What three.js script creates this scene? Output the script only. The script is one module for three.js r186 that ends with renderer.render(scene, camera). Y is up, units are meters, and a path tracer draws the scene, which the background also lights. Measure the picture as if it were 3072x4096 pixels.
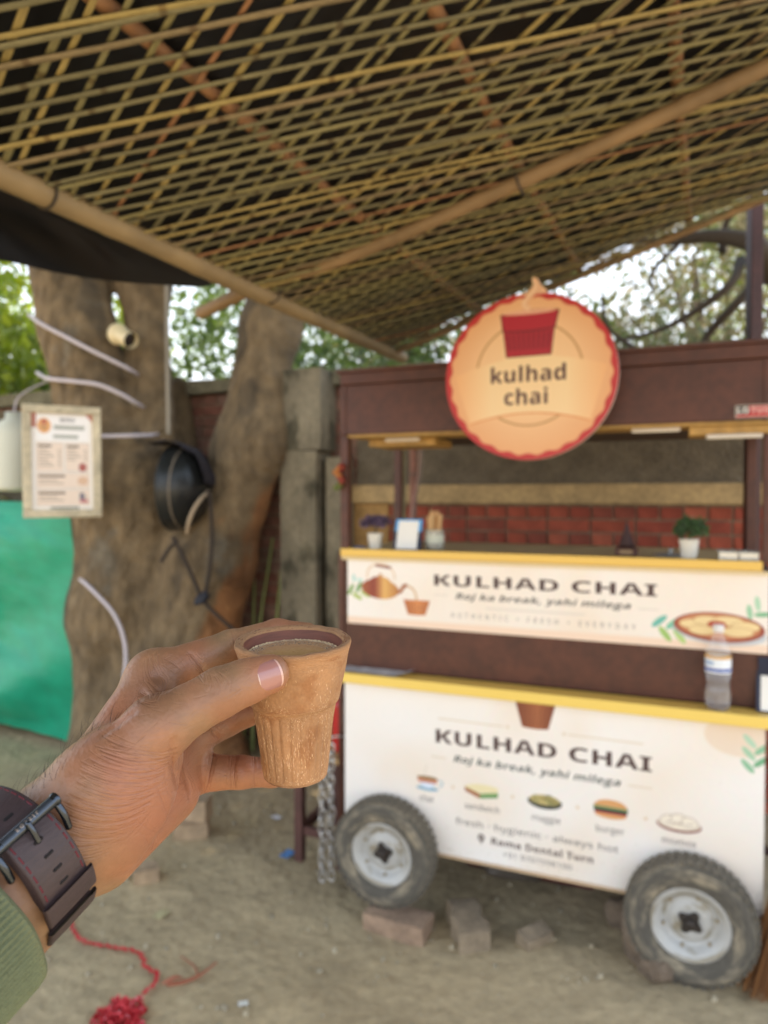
import * as THREE from 'three';
import { mergeGeometries, mergeVertices } from 'three/addons/utils/BufferGeometryUtils.js';
import { RoundedBoxGeometry } from 'three/addons/geometries/RoundedBoxGeometry.js';
import { ImprovedNoise } from 'three/addons/math/ImprovedNoise.js';

// ---------------------------------------------------------------- camera, sky, sun, exposure
const scene = new THREE.Scene();
const camera = new THREE.PerspectiveCamera(71.62, 0.75, 0.02, 400);
camera.position.set(0, 1.635, 0);
camera.rotation.x = -0.0233;
camera.focus = 0.338;
camera.userData.fStop = 8.5;

const renderer = new THREE.WebGLRenderer({ antialias: true });
renderer.toneMapping = THREE.LinearToneMapping;
renderer.toneMappingExposure = 2.4;
renderer.shadowMap.enabled = true;

const SUN = new THREE.Vector3(-0.30, 0.86, 0.20).normalize();
{
  const w = 256, h = 128, d = new Float32Array(w * h * 4);
  for (let j = 0; j < h; j++) for (let i = 0; i < w; i++) {
    const el = ((j + 0.5) / h - 0.5) * Math.PI, s = Math.max(0, Math.sin(el)), k = Math.pow(1 - s, 2.2);
    const o = (j * w + i) * 4;
    d[o] = 0.55 + 0.5 * k; d[o + 1] = 0.70 + 0.36 * k; d[o + 2] = 0.95 + 0.10 * k; d[o + 3] = 1;
  }
  const t = new THREE.DataTexture(d, w, h, THREE.RGBAFormat, THREE.FloatType);
  t.mapping = THREE.EquirectangularReflectionMapping; t.magFilter = THREE.LinearFilter; t.minFilter = THREE.LinearFilter; t.needsUpdate = true;
  scene.background = t; scene.environment = t;
}
const sun = new THREE.DirectionalLight(0xfff1da, 3.6);
sun.position.copy(SUN).multiplyScalar(30); sun.target.position.set(0, 0, -3);
sun.castShadow = true; sun.shadow.mapSize.set(2048, 2048); sun.shadow.radius = 1;
Object.assign(sun.shadow.camera, { left: -14, right: 14, top: 14, bottom: -14, near: 1, far: 60 });
scene.add(sun, sun.target);

// ---------------------------------------------------------------- helpers
const PI = Math.PI, V3 = (x, y, z) => new THREE.Vector3(x, y, z), vec = (a) => new THREE.Vector3(a[0], a[1], a[2]);
function rng(seed) { let a = seed >>> 0; return () => { a = (a + 0x6D2B79F5) | 0; let t = Math.imul(a ^ (a >>> 15), 1 | a); t = (t + Math.imul(t ^ (t >>> 7), 61 | t)) ^ t; return ((t ^ (t >>> 14)) >>> 0) / 4294967296; }; }
const perlin = new ImprovedNoise();
const noise = (x, y, z = 0.37) => perlin.noise(x, y, z);
function fbm(x, y, z = 0.37, o = 4) { let s = 0, a = 0.5; for (let i = 0; i < o; i++) { s += a * perlin.noise(x, y, z + i * 7.1); x *= 2.03; y *= 2.03; z *= 2.03; a *= 0.5; } return s; }
const clamp = (x, a = 0, b = 1) => Math.min(b, Math.max(a, x)), mix = (a, b, t) => a + (b - a) * t, smooth = (a, b, x) => { const t = clamp((x - a) / (b - a)); return t * t * (3 - 2 * t); };
const taken = {};
function numbered(name) { const n = (taken[name] = (taken[name] ?? -1) + 1); return n ? `${name}_${String(n).padStart(3, '0')}` : name; }
function shade(o) { o.traverse((m) => { if (m.isMesh) { m.castShadow = true; m.receiveShadow = true; } }); return o; }
function info(o, label, category, group, kind) { if (label) o.userData.label = label; if (category) o.userData.category = category; if (group) o.userData.group = group; if (kind) o.userData.kind = kind; return o; }
function thing(name, label, category, pos = [0, 0, 0], turn = 0, group) {
  const o = new THREE.Group(); o.name = numbered(name); o.position.set(...pos); o.rotation.y = turn; scene.add(o); return info(o, label, category, group);
}
function flat(geos) { return geos.map((g) => { const q = g.index ? g.toNonIndexed() : g; for (const k of Object.keys(q.attributes)) if (!['position', 'normal', 'uv', 'color'].includes(k)) q.deleteAttribute(k); return q; }); }
function merge(geos) { if (!Array.isArray(geos)) return geos; if (geos.length === 1) return geos[0]; const f = flat(geos); const hasC = f.every((g) => g.attributes.color); for (const g of f) { if (!hasC) g.deleteAttribute('color'); if (!g.attributes.uv) g.setAttribute('uv', new THREE.BufferAttribute(new Float32Array(g.attributes.position.count * 2), 2)); } return mergeGeometries(f); }
function part(name, geos, mat, parent, label) { const m = new THREE.Mesh(merge(geos), mat); m.name = name; parent.add(m); m.castShadow = m.receiveShadow = true; if (label) m.userData.label = label; return m; }
function single(name, geos, mat, label, category, group, kind) { const m = new THREE.Mesh(merge(geos), mat); m.name = numbered(name); scene.add(m); m.castShadow = m.receiveShadow = true; return info(m, label, category, group, kind); }
// a box from corner to corner with softened edges and uv in metres
function bx(x0, x1, y0, y1, z0, z1, r = 0.003) {
  const w = x1 - x0, h = y1 - y0, d = z1 - z0; r = Math.min(r, w * 0.4, h * 0.4, d * 0.4);
  const g = r > 0 ? new RoundedBoxGeometry(w, h, d, 1, r) : new THREE.BoxGeometry(w, h, d);
  g.translate((x0 + x1) / 2, (y0 + y1) / 2, (z0 + z1) / 2); return uvMetres(g);
}
function uvMetres(g, s = 1) {
  const p = g.attributes.position, n = g.attributes.normal, u = new Float32Array(p.count * 2);
  for (let i = 0; i < p.count; i++) {
    const ax = Math.abs(n.getX(i)), ay = Math.abs(n.getY(i)), az = Math.abs(n.getZ(i));
    const [a, b] = az >= ax && az >= ay ? [p.getX(i), p.getY(i)] : ax >= ay ? [p.getZ(i), p.getY(i)] : [p.getX(i), p.getZ(i)];
    u[2 * i] = a * s; u[2 * i + 1] = b * s;
  }
  g.setAttribute('uv', new THREE.BufferAttribute(u, 2)); return g;
}
// tube through points with a radius per point
function tube(pts, radii, seg = 24, sides = 8, closed = false) {
  const c = new THREE.CatmullRomCurve3(pts.map((p) => (p.isVector3 ? p : vec(p))), closed, 'centripetal');
  const g = new THREE.TubeGeometry(c, seg, 1, sides, closed), p = g.attributes.position, u = g.attributes.uv, len = c.getLength();
  for (let i = 0; i <= seg; i++) {
    const t = i / seg, q = c.getPointAt(closed ? t % 1 : t), k = t * (Array.isArray(radii) ? radii.length - 1 : 0), a = Math.floor(k);
    const r = Array.isArray(radii) ? mix(radii[a], radii[Math.min(a + 1, radii.length - 1)], k - a) : typeof radii === 'function' ? radii(t) : radii;
    for (let j = 0; j <= sides; j++) { const n = i * (sides + 1) + j; p.setXYZ(n, q.x + (p.getX(n) - q.x) * r, q.y + (p.getY(n) - q.y) * r, q.z + (p.getZ(n) - q.z) * r); u.setXY(n, t * len, (j / sides) * 2 * PI * r); }
  }
  return g;
}
function capped(pts, radii, seg, sides) { // tube with round-ish closed ends
  const g = tube(pts, radii, seg, sides), out = [g];
  for (const e of [0, 1]) { const r = Array.isArray(radii) ? radii[e ? radii.length - 1 : 0] : typeof radii === 'function' ? radii(e) : radii; const q = pts[e ? pts.length - 1 : 0], s = new THREE.SphereGeometry(r, sides, 6); s.translate(...(q.isVector3 ? q.toArray() : q)); out.push(s); }
  return merge(out);
}
function quadGrid(nu, nv, f, uvf) { // f(u,v) -> Vector3
  const pos = [], uv = [], idx = [];
  for (let j = 0; j <= nv; j++) for (let i = 0; i <= nu; i++) { const q = f(i / nu, j / nv); pos.push(q.x, q.y, q.z); const t = uvf ? uvf(i / nu, j / nv) : [i / nu, j / nv]; uv.push(t[0], t[1]); }
  for (let j = 0; j < nv; j++) for (let i = 0; i < nu; i++) { const a = j * (nu + 1) + i, b = a + 1, c = a + nu + 1, d = c + 1; idx.push(a, b, d, a, d, c); }
  const g = new THREE.BufferGeometry(); g.setAttribute('position', new THREE.Float32BufferAttribute(pos, 3)); g.setAttribute('uv', new THREE.Float32BufferAttribute(uv, 2)); g.setIndex(idx); g.computeVertexNormals(); return g;
}
function lathe(pts, seg = 32) { return new THREE.LatheGeometry(pts.map(([r, y]) => new THREE.Vector2(r, y)), seg); }
function paintVertices(g, f) { const p = g.attributes.position, c = new Float32Array(p.count * 3); for (let i = 0; i < p.count; i++) { const k = f(p.getX(i), p.getY(i), p.getZ(i)); c[3 * i] = k[0]; c[3 * i + 1] = k[1]; c[3 * i + 2] = k[2]; } g.setAttribute('color', new THREE.BufferAttribute(c, 3)); return g; }
function jitter(g, amp, freq, seed = 0) { // pushes vertices about along their normals; equal positions move alike
  const p = g.attributes.position, n = g.attributes.normal;
  for (let i = 0; i < p.count; i++) { const x = p.getX(i), y = p.getY(i), z = p.getZ(i), k = amp; p.setXYZ(i, x + k * fbm(x * freq + seed, y * freq, z * freq, 2), y + k * fbm(x * freq, y * freq + seed + 9, z * freq, 2), z + k * fbm(x * freq, y * freq, z * freq + seed + 5, 2)); }
  g.computeVertexNormals(); return g;
}
// textures
function dataTex(w, h, f, srgb = true, repeat = true) {
  const d = new Uint8Array(w * h * 4);
  for (let j = 0; j < h; j++) for (let i = 0; i < w; i++) { const c = f(i / w, j / h), o = (j * w + i) * 4; if (typeof c === 'number') { d[o] = d[o + 1] = d[o + 2] = clamp(c) * 255; } else { d[o] = clamp(c[0], 0, 255); d[o + 1] = clamp(c[1], 0, 255); d[o + 2] = clamp(c[2], 0, 255); } d[o + 3] = 255; }
  const t = new THREE.DataTexture(d, w, h); if (srgb) t.colorSpace = THREE.SRGBColorSpace; t.magFilter = THREE.LinearFilter; t.minFilter = THREE.LinearMipmapLinearFilter; t.generateMipmaps = true;
  if (repeat) t.wrapS = t.wrapT = THREE.RepeatWrapping; t.needsUpdate = true; return t;
}
// periodic noise on the unit square: gradients on a lattice that wraps round
const GRAD = (() => { const R = rng(99), a = new Float32Array(8192); for (let i = 0; i < 4096; i++) { const q = R() * 2 * PI; a[2 * i] = Math.cos(q); a[2 * i + 1] = Math.sin(q); } return a; })();
function latticeNoise(x, y, per, seed) {
  const xi = Math.floor(x), yi = Math.floor(y), fx = x - xi, fy = y - yi, ux = fx * fx * fx * (fx * (fx * 6 - 15) + 10), uy = fy * fy * fy * (fy * (fy * 6 - 15) + 10), x0 = ((xi % per) + per) % per, y0 = ((yi % per) + per) % per, x1 = (x0 + 1) % per, y1 = (y0 + 1) % per;
  const g = (a, b, dx, dy) => { const h = ((Math.imul(a, 73856093) ^ Math.imul(b, 19349663) ^ seed) >>> 0) % 4096; return GRAD[2 * h] * dx + GRAD[2 * h + 1] * dy; };
  const a = g(x0, y0, fx, fy), b = g(x1, y0, fx - 1, fy), c = g(x0, y1, fx, fy - 1), d = g(x1, y1, fx - 1, fy - 1); return 1.5 * (a + (b - a) * ux + (c - a) * uy + (a - b - c + d) * ux * uy);
}
function tileFbm(u, v, f, seed, o = 4) { let s = 0, a = 0.5, p = Math.max(2, Math.round(f)); const sd = Math.floor(seed * 7919); for (let i = 0; i < o; i++) { s += a * latticeNoise(u * p, v * p, p, sd + i * 131); p *= 2; a *= 0.5; } return s; }
function canvasTex(w, h, draw, srgb = true) { const c = document.createElement('canvas'); c.width = w; c.height = h; const x = c.getContext('2d'); draw(x, w, h); const t = new THREE.CanvasTexture(c); if (srgb) t.colorSpace = THREE.SRGBColorSpace; t.anisotropy = 4; return t; }
const rep = (t, x, y) => { const c = t.clone(); c.wrapS = c.wrapT = THREE.RepeatWrapping; c.repeat.set(x, y); c.needsUpdate = true; return c; };
const std = (o) => new THREE.MeshStandardMaterial({ roughness: 0.8, side: THREE.DoubleSide, ...o });
const srgb = (r, g, b) => new THREE.Color().setRGB(r / 255, g / 255, b / 255, THREE.SRGBColorSpace);
// grain shared by many surfaces: fine light-dark variation round white, and its relief
const GRAIN = dataTex(512, 512, (u, v) => { const k = 1 + 0.22 * tileFbm(u, v, 7, 1.3) + 0.16 * tileFbm(u, v, 34, 4.1, 3); return [228 * k, 226 * k, 222 * k]; });
const RELIEF = dataTex(512, 512, (u, v) => 0.5 + 0.5 * tileFbm(u, v, 26, 2.2, 4), false);

// a distance field meshed with surface nets; bones are [ax,ay,az,ra, bx,by,bz,rb]
function boneField(bones, k, far) {
  const B = bones.map((b) => { const dx = b[4] - b[0], dy = b[5] - b[1], dz = b[6] - b[2], l = dx * dx + dy * dy + dz * dz; return { a: b, dx, dy, dz, l, cx: (b[0] + b[4]) / 2, cy: (b[1] + b[5]) / 2, cz: (b[2] + b[6]) / 2, R: Math.sqrt(l) / 2 + Math.max(b[3], b[7]), k: b[8] ?? k }; });
  return (x, y, z) => {
    let d = far;
    for (const b of B) {
      const ex = x - b.cx, ey = y - b.cy, ez = z - b.cz, lim = b.R + far; if (ex * ex + ey * ey + ez * ez > lim * lim) continue;
      const px = x - b.a[0], py = y - b.a[1], pz = z - b.a[2], t = b.l > 0 ? clamp((px * b.dx + py * b.dy + pz * b.dz) / b.l) : 0;
      const qx = px - t * b.dx, qy = py - t * b.dy, qz = pz - t * b.dz, e = Math.sqrt(qx * qx + qy * qy + qz * qz) - (b.a[3] + (b.a[7] - b.a[3]) * t);
      const h = Math.max(b.k - Math.abs(d - e), 0) / b.k; d = Math.min(d, e) - h * h * b.k * 0.25;
    }
    return d;
  };
}
function surfaceNets(f, lo, hi, cell) {
  const nx = Math.ceil((hi[0] - lo[0]) / cell) + 1, ny = Math.ceil((hi[1] - lo[1]) / cell) + 1, nz = Math.ceil((hi[2] - lo[2]) / cell) + 1, val = new Float32Array(nx * ny * nz);
  for (let k = 0, n = 0; k < nz; k++) for (let j = 0; j < ny; j++) for (let i = 0; i < nx; i++, n++) val[n] = f(lo[0] + i * cell, lo[1] + j * cell, lo[2] + k * cell);
  const id = new Int32Array(nx * ny * nz).fill(-1), pos = [], idx = [], S = [1, nx, nx * ny], off = []; for (let c = 0; c < 8; c++) off.push((c & 1) * S[0] + ((c >> 1) & 1) * S[1] + ((c >> 2) & 1) * S[2]);
  for (let k = 0; k < nz - 1; k++) for (let j = 0; j < ny - 1; j++) for (let i = 0; i < nx - 1; i++) {
    const n = i + j * S[1] + k * S[2]; let m = 0; for (let c = 0; c < 8; c++) if (val[n + off[c]] < 0) m |= 1 << c; if (m === 0 || m === 255) continue;
    let x = 0, y = 0, z = 0, s = 0;
    for (let c = 0; c < 8; c++) for (let a = 0; a < 3; a++) { const e = c | (1 << a); if (e === c) continue; const v0 = val[n + off[c]], v1 = val[n + off[e]]; if ((v0 < 0) === (v1 < 0)) continue; const t = v0 / (v0 - v1); x += (c & 1) + (a === 0 ? t : 0); y += ((c >> 1) & 1) + (a === 1 ? t : 0); z += ((c >> 2) & 1) + (a === 2 ? t : 0); s++; }
    id[n] = pos.length / 3; pos.push(lo[0] + (i + x / s) * cell, lo[1] + (j + y / s) * cell, lo[2] + (k + z / s) * cell);
  }
  for (let k = 1; k < nz - 1; k++) for (let j = 1; j < ny - 1; j++) for (let i = 1; i < nx - 1; i++) {
    const n = i + j * S[1] + k * S[2];
    for (let a = 0; a < 3; a++) { const v0 = val[n], v1 = val[n + S[a]]; if ((v0 < 0) === (v1 < 0)) continue; const b = S[(a + 1) % 3], c = S[(a + 2) % 3], q = [id[n], id[n - b], id[n - b - c], id[n - c]]; if (q.includes(-1)) continue; if (v0 < 0) idx.push(q[0], q[1], q[2], q[0], q[2], q[3]); else idx.push(q[0], q[2], q[1], q[0], q[3], q[2]); }
  }
  const g = new THREE.BufferGeometry(), p = new Float32Array(pos), nor = new Float32Array(pos.length), h = cell * 0.6;
  for (let i = 0; i < p.length; i += 3) { const x = p[i], y = p[i + 1], z = p[i + 2]; let a = f(x + h, y, z) - f(x - h, y, z), b = f(x, y + h, z) - f(x, y - h, z), c = f(x, y, z + h) - f(x, y, z - h); const l = Math.hypot(a, b, c) || 1; nor[i] = a / l; nor[i + 1] = b / l; nor[i + 2] = c / l; }
  g.setAttribute('position', new THREE.BufferAttribute(p, 3)); g.setAttribute('normal', new THREE.BufferAttribute(nor, 3)); g.setIndex(idx); return g;
}

// ---------------------------------------------------------------- ground
const CART_O = [-0.1821, 0, -2.9467], CART_TURN = -0.3915;
const groundY = (x, z) => 0.022 * fbm(x * 0.9, z * 0.9, 3.3, 4) + 0.010 * noise(x * 4.1, z * 4.1, 1.1) - 0.055 * Math.exp(-((x - 0.0) ** 2 + (z + 2.75) ** 2) / 0.35) - 0.012;
{
  const N = 260, warp = (t) => { const s = t * 2 - 1; return Math.sign(s) * (3.6 * Math.abs(s) + 90 * Math.abs(s) ** 7); };
  const g = quadGrid(N, N, (u, v) => { const x = warp(u), z = -2.6 + warp(v); return V3(x, groundY(x, z) * (Math.hypot(x, z) > 12 ? 0 : 1), z); }, (u, v) => [warp(u) / 2.4, warp(v) / 2.4]);
  g.index.array.reverse(); g.computeVertexNormals();
  paintVertices(g, (x, y, z) => { const a = 1 + 0.20 * fbm(x * 0.7, z * 0.7, 8.2, 4) + 0.12 * fbm(x * 3.1, z * 3.1, 2.2, 3), w = 0.5 + 0.9 * fbm(x * 0.5 + 4, z * 0.5, 5.1, 3); return [a * mix(0.94, 1.0, w), a * mix(0.97, 0.96, w), a * mix(0.95, 0.86, w)]; });
  const col = dataTex(1024, 1024, (u, v) => { const a = tileFbm(u, v, 9, 2.5, 5), b = tileFbm(u, v, 60, 6.5, 3), c = tileFbm(u, v, 24, 9.5, 2), s = smooth(0.30, 0.36, c) * 16 - smooth(0.32, 0.40, -c) * 26, k = 1 + 0.13 * a + 0.10 * b; return [178 * k + s * 0.35, 158 * k + s * 0.35, 126 * k + s * 0.3]; });
  const rel = dataTex(1024, 1024, (u, v) => 0.5 + 0.55 * tileFbm(u, v, 40, 7.5, 4) + 0.25 * tileFbm(u, v, 12, 3.5, 3), false);
  const m = single('ground', g, std({ map: col, bumpMap: rel, bumpScale: 0.012, roughness: 0.97, vertexColors: true }), 'bare beaten earth yard in front of the cart', 'ground'); m.userData = { kind: 'structure', label: 'bare beaten earth yard in front of the cart', category: 'ground' };
}

// ---------------------------------------------------------------- brick wall behind the cart (same direction as the cart)
const WZ = -1.43;
const wallFrame = (o) => { o.position.set(...CART_O); o.rotation.y = CART_TURN; return o; };
{
  const wall = wallFrame(thing('brick_wall', 'red brick boundary wall with grey plaster band behind the cart', 'wall'));
  const R = rng(11), x0 = -4.6, x1 = 3.2, top = 2.40;
  const mortar = std({ color: srgb(150, 130, 108), map: GRAIN, bumpMap: RELIEF, bumpScale: 0.006, roughness: 0.95 });
  part('mortar_bed', bx(x0, x1, -0.1, top - 0.08, WZ - 0.24, WZ - 0.012, 0), mortar, wall);
  const mats = [[176, 86, 62], [160, 74, 54], [184, 98, 72], [150, 76, 58], [168, 80, 56]].map((c) => std({ color: srgb(...c), map: GRAIN, bumpMap: RELIEF, bumpScale: 0.004, roughness: 0.85 }));
  const dusty = [[146, 104, 88], [138, 96, 80], [150, 112, 96], [132, 100, 86], [142, 92, 76]].map((c) => std({ color: srgb(...c), map: GRAIN, bumpMap: RELIEF, bumpScale: 0.004, roughness: 0.9 })); const geos = {}; const shape = (w) => (geos[w] ??= [0, 1].map((s) => jitter(bx(-w / 2, w / 2, -0.0325, 0.0325, -0.05, 0, 0.005), 0.004, 21, s * 3)));
  const rest = [];
  for (let c = 0; c * 0.0755 < 2.30; c++) {
    const y = 0.03 + c * 0.0755, header = c % 2 === 0, step = header ? 0.1185 : 0.237, w = header ? 0.108 : 0.226;
    for (let x = x0 + (header ? 0.06 : 0.115); x < x1 - 0.1; x += step) {
      if (y > 1.55 && x > -0.62) continue;
      const gs = shape(w), g = gs[Math.floor(R() * 2)], m = (x < -0.62 ? dusty : mats)[Math.floor(R() * mats.length)], dz = (R() - 0.5) * 0.008, seen = (x > -0.35 && x < 1.75 && y > 1.33) || (x > -1.45 && x < -0.95 && y > 0.55 && y < 1.75) || (x > -2.05 && x < -1.35 && y > 1.75);
      if (seen) { const b = new THREE.Mesh(g, m); b.name = 'brick'; b.position.set(x, y, WZ + dz); b.rotation.z = (R() - 0.5) * 0.012; b.castShadow = b.receiveShadow = true; wall.add(b); }
      else rest.push(paintVertices(g.clone().translate(x, y, WZ + dz), () => { const k = m.color; return [k.r, k.g, k.b]; }));
    }
  }
  part('bricks', rest, std({ vertexColors: true, map: GRAIN, roughness: 0.85 }), wall).userData.kind = 'stuff';
  const plaster = std({ color: srgb(122, 110, 92), map: rep(GRAIN, 1.3, 1.3), bumpMap: rep(RELIEF, 2, 2), bumpScale: 0.02, roughness: 0.95 });
  part('plaster_band', jitter(uvMetres(new THREE.BoxGeometry(3.9, 0.62, 0.03, 60, 12, 1)).translate(1.38, 2.01, WZ - 0.001), 0.012, 6), plaster, wall);
  part('ledge', bx(-0.60, 3.2, 1.588, 1.70, WZ - 0.02, WZ + 0.035, 0.006), std({ color: srgb(196, 166, 116), map: GRAIN, roughness: 0.7 }), wall);
  part('plaster_patch', bx(-0.60, -0.36, 1.20, 1.585, WZ - 0.02, WZ + 0.012, 0.006), std({ color: srgb(188, 148, 92), map: GRAIN, bumpMap: RELIEF, bumpScale: 0.006, roughness: 0.9 }), wall);
  part('coping', jitter(uvMetres(new THREE.BoxGeometry(x1 - x0, 0.09, 0.32, 80, 2, 3)).translate((x0 + x1) / 2, top - 0.02, WZ - 0.10), 0.02, 5), std({ color: srgb(134, 128, 106), map: GRAIN, bumpMap: RELIEF, bumpScale: 0.02, roughness: 0.95 }), wall);
  // rendered stretch of the wall on the far side of the big tree
  part('render_coat', jitter(uvMetres(new THREE.BoxGeometry(2.1, 2.30, 0.04, 40, 40, 1)).translate(-3.45, 1.15, WZ + 0.02), 0.02, 3), plaster, wall);
}
{
  const conc = std({ map: rep(dataTex(512, 512, (u, v) => { const a = tileFbm(u, v, 5, 3.1, 4), b = tileFbm(u, v, 40, 5.1, 3), st = smooth(0.10, 0.3, tileFbm(u, v, 4, 8.8, 4)), k = 1 + 0.25 * a + 0.15 * b; return [132 * k - 44 * st, 122 * k - 40 * st, 101 * k - 36 * st]; }), 0.9, 0.6), bumpMap: RELIEF, bumpScale: 0.01, roughness: 0.95 });
  const a = wallFrame(thing('concrete_pillar', 'broad grey concrete pillar with wide stained top beside the cart post', 'pillar'));
  part('shaft', jitter(uvMetres(new THREE.BoxGeometry(0.25, 1.92, 0.20, 4, 24, 3)).translate(-0.88, 0.95, WZ + 0.12), 0.012, 4), conc, a);
  part('head', jitter(uvMetres(new THREE.BoxGeometry(0.29, 0.50, 0.21, 5, 8, 3)).translate(-0.865, 2.165, WZ + 0.12), 0.008, 5, 3), conc, a);
  const b = wallFrame(thing('concrete_pillar', 'slim concrete pillar between the broad pillar and the cart', 'pillar'));
  part('shaft', jitter(uvMetres(new THREE.BoxGeometry(0.12, 1.88, 0.14, 3, 20, 3)).translate(-0.655, 0.93, WZ + 0.09), 0.012, 4), conc, b);
  // young canes leaning on the wall
  const cane = std({ color: srgb(150, 156, 92), roughness: 0.6 });
  for (const [x, lean, h, lb] of [[-1.30, 0.12, 1.35, 'thin green cane on the bricks, slanting from trunk towards pillar'], [-1.12, 0.05, 1.55, 'tallest thin green cane on the bricks, nearly upright by the pillar'], [-1.22, -0.10, 1.2, 'shortest thin green cane on the bricks, slanting towards the trunk']]) {
    const t = wallFrame(thing('bamboo_cane', lb, 'cane', [0, 0, 0], 0, 'canes leaning on the brick wall')); wallFrame(t);
    const g = capped([[x, 0, WZ + 0.22], [x + lean * 0.5, h * 0.5, WZ + 0.13], [x + lean, h, WZ + 0.025]], [0.013, 0.011, 0.008], 14, 7);
    part('stem', g, cane, t);
    for (const k of [0.3, 0.6, 0.85]) part('joint', new THREE.TorusGeometry(0.0105, 0.0025, 5, 9).rotateX(PI / 2).translate(x + lean * k, h * k, WZ + mix(0.22, 0.02, k)), cane, t);
  }
}

// ---------------------------------------------------------------- foliage
const LEAF_GEO = (() => { const s = [[0, 0, 0], [0.32, 0.4, 0.06], [0, 1, 0.02], [-0.32, 0.4, 0.06], [0, 0.42, -0.02]]; const g = new THREE.BufferGeometry(); g.setAttribute('position', new THREE.Float32BufferAttribute([0, 1, 4, 1, 2, 4, 2, 3, 4, 3, 0, 4].flatMap((i) => s[i]), 3)); g.setAttribute('uv', new THREE.Float32BufferAttribute(new Float32Array(24), 2)); g.computeVertexNormals(); return g; })();
const leafMat = new THREE.MeshPhysicalMaterial({ color: 0xffffff, roughness: 0.9, transmission: 0.55, thickness: 0, side: THREE.DoubleSide });
function leaves(name, parent, clumps, per, size, tones, seed) { // clumps: [x,y,z,r]
  const R = rng(seed), im = new THREE.InstancedMesh(LEAF_GEO, leafMat, clumps.length * per), m = new THREE.Matrix4(), q = new THREE.Quaternion(), e = new THREE.Euler(), c = new THREE.Color(); let n = 0;
  for (const [x, y, z, r] of clumps) for (let i = 0; i < per; i++) {
    const a = R() * 2 * PI, b = Math.acos(2 * R() - 1), d = r * Math.pow(R(), 0.45);
    e.set(R() * 2 * PI, R() * 2 * PI, R() * 2 * PI); q.setFromEuler(e); const s = size * (0.6 + 0.8 * R());
    m.compose(V3(x + d * Math.sin(b) * Math.cos(a), y + 0.75 * d * Math.cos(b), z + d * Math.sin(b) * Math.sin(a)), q, V3(s, s, s)); im.setMatrixAt(n, m);
    const t = tones[Math.floor(R() * tones.length)], k = 0.75 + 0.5 * R(); im.setColorAt(n++, c.setRGB(t[0] * k, t[1] * k, t[2] * k));
  }
  im.name = name; im.userData.kind = 'stuff'; im.castShadow = im.receiveShadow = true; parent.add(im); return im;
}
const GREEN = [[0.14, 0.22, 0.04], [0.18, 0.26, 0.045], [0.10, 0.16, 0.035]], YELLOWGREEN = [[0.42, 0.48, 0.02], [0.36, 0.44, 0.02], [0.28, 0.38, 0.02]], DRY = [[0.26, 0.23, 0.09], [0.20, 0.22, 0.07], [0.30, 0.25, 0.13], [0.16, 0.20, 0.06]];
const barkFar = std({ color: srgb(92, 82, 68), roughness: 0.95 });
function farTree(label, x, z, h, spread, clumpsN, per, size, tones, seed, clumpR = 0.55) {
  const t = thing('background_tree', label, 'tree', [x, 0, z], 0), R = rng(seed), clumps = [], wood = [];
  const base = h * 0.30; wood.push(tube([[0, -0.1, 0], [0.06, base * 0.5, 0.05], [R() * 0.3 - 0.15, base, 0], [R() * 0.4 - 0.2, h * 0.75, R() * 0.4 - 0.2]], [0.16, 0.13, 0.10, 0.04], 16, 8));
  for (let i = 0; i < clumpsN; i++) {
    const a = R() * 2 * PI, rr = spread * Math.sqrt(R()), y = base + (h - base) * R() * (1 - 0.35 * (rr / spread) ** 2) - 0.2 * R(), p = [rr * Math.cos(a), y, rr * Math.sin(a)];
    clumps.push([...p, clumpR * (0.6 + 0.7 * R())]);
    if (i % 3 === 0) wood.push(tube([[0, base * (0.75 + 0.3 * R()), 0], [p[0] * 0.45, mix(base, y, 0.6), p[2] * 0.45], p], [0.05, 0.03, 0.01], 9, 5));
  }
  part('trunk', wood, barkFar, t); leaves('crown', t, clumps, per, size, tones, seed + 1); return t;
}
farTree('bright yellow green tree over the wall behind the green sheet', -4.7, -7.4, 4.4, 2.0, 230, 110, 0.13, YELLOWGREEN, 21, 0.6);
farTree('loose green tree seen between the two forked trunks', -1.55, -9.6, 5.2, 2.0, 84, 120, 0.105, GREEN, 23, 0.55);
farTree('sparse tree behind the round sign above the wall', 1.0, -9.2, 5.0, 1.9, 76, 120, 0.105, [...GREEN, ...DRY], 25, 0.55);
farTree('dry pale tree showing above the right half of the cart roof', 4.0, -8.6, 6.0, 2.2, 100, 130, 0.10, DRY, 27, 0.55);
farTree('tall thin olive tree beyond the steel post', 6.3, -9.5, 7.0, 2.2, 80, 110, 0.105, [...DRY, ...YELLOWGREEN], 29, 0.6);
// a row of low shrubs against the far side of the wall
for (const [x, z, tn, sd, lb] of [[-2.6, -7.4, GREEN, 41, 'low leafy shrub over the wall behind the middle trunk'], [0.2, -7.0, GREEN, 43, 'low leafy shrub over the wall left of the round sign'], [2.6, -6.6, DRY, 45, 'dry scrubby shrub over the wall behind the round sign'], [4.6, -6.0, DRY, 47, 'dry scrubby shrub over the wall beside the steel post']]) {
  const t = thing('shrub', lb, 'shrub', [x, 0, z], 0), R = rng(sd), cl = [], wood = [];
  for (let i = 0; i < 26; i++) { const p = [(R() - 0.5) * 2.6, 1.7 + 1.5 * R(), (R() - 0.5) * 1.0]; cl.push([...p, 0.3 + 0.25 * R()]); if (i % 2) wood.push(tube([[p[0] * 0.2, 0, 0], [p[0] * 0.5, p[1] * 0.6, p[2] * 0.5], p], [0.03, 0.02, 0.006], 8, 5)); }
  part('stems', wood, barkFar, t); leaves('foliage', t, cl, 70, 0.095, tn, sd + 1);
}
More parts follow.
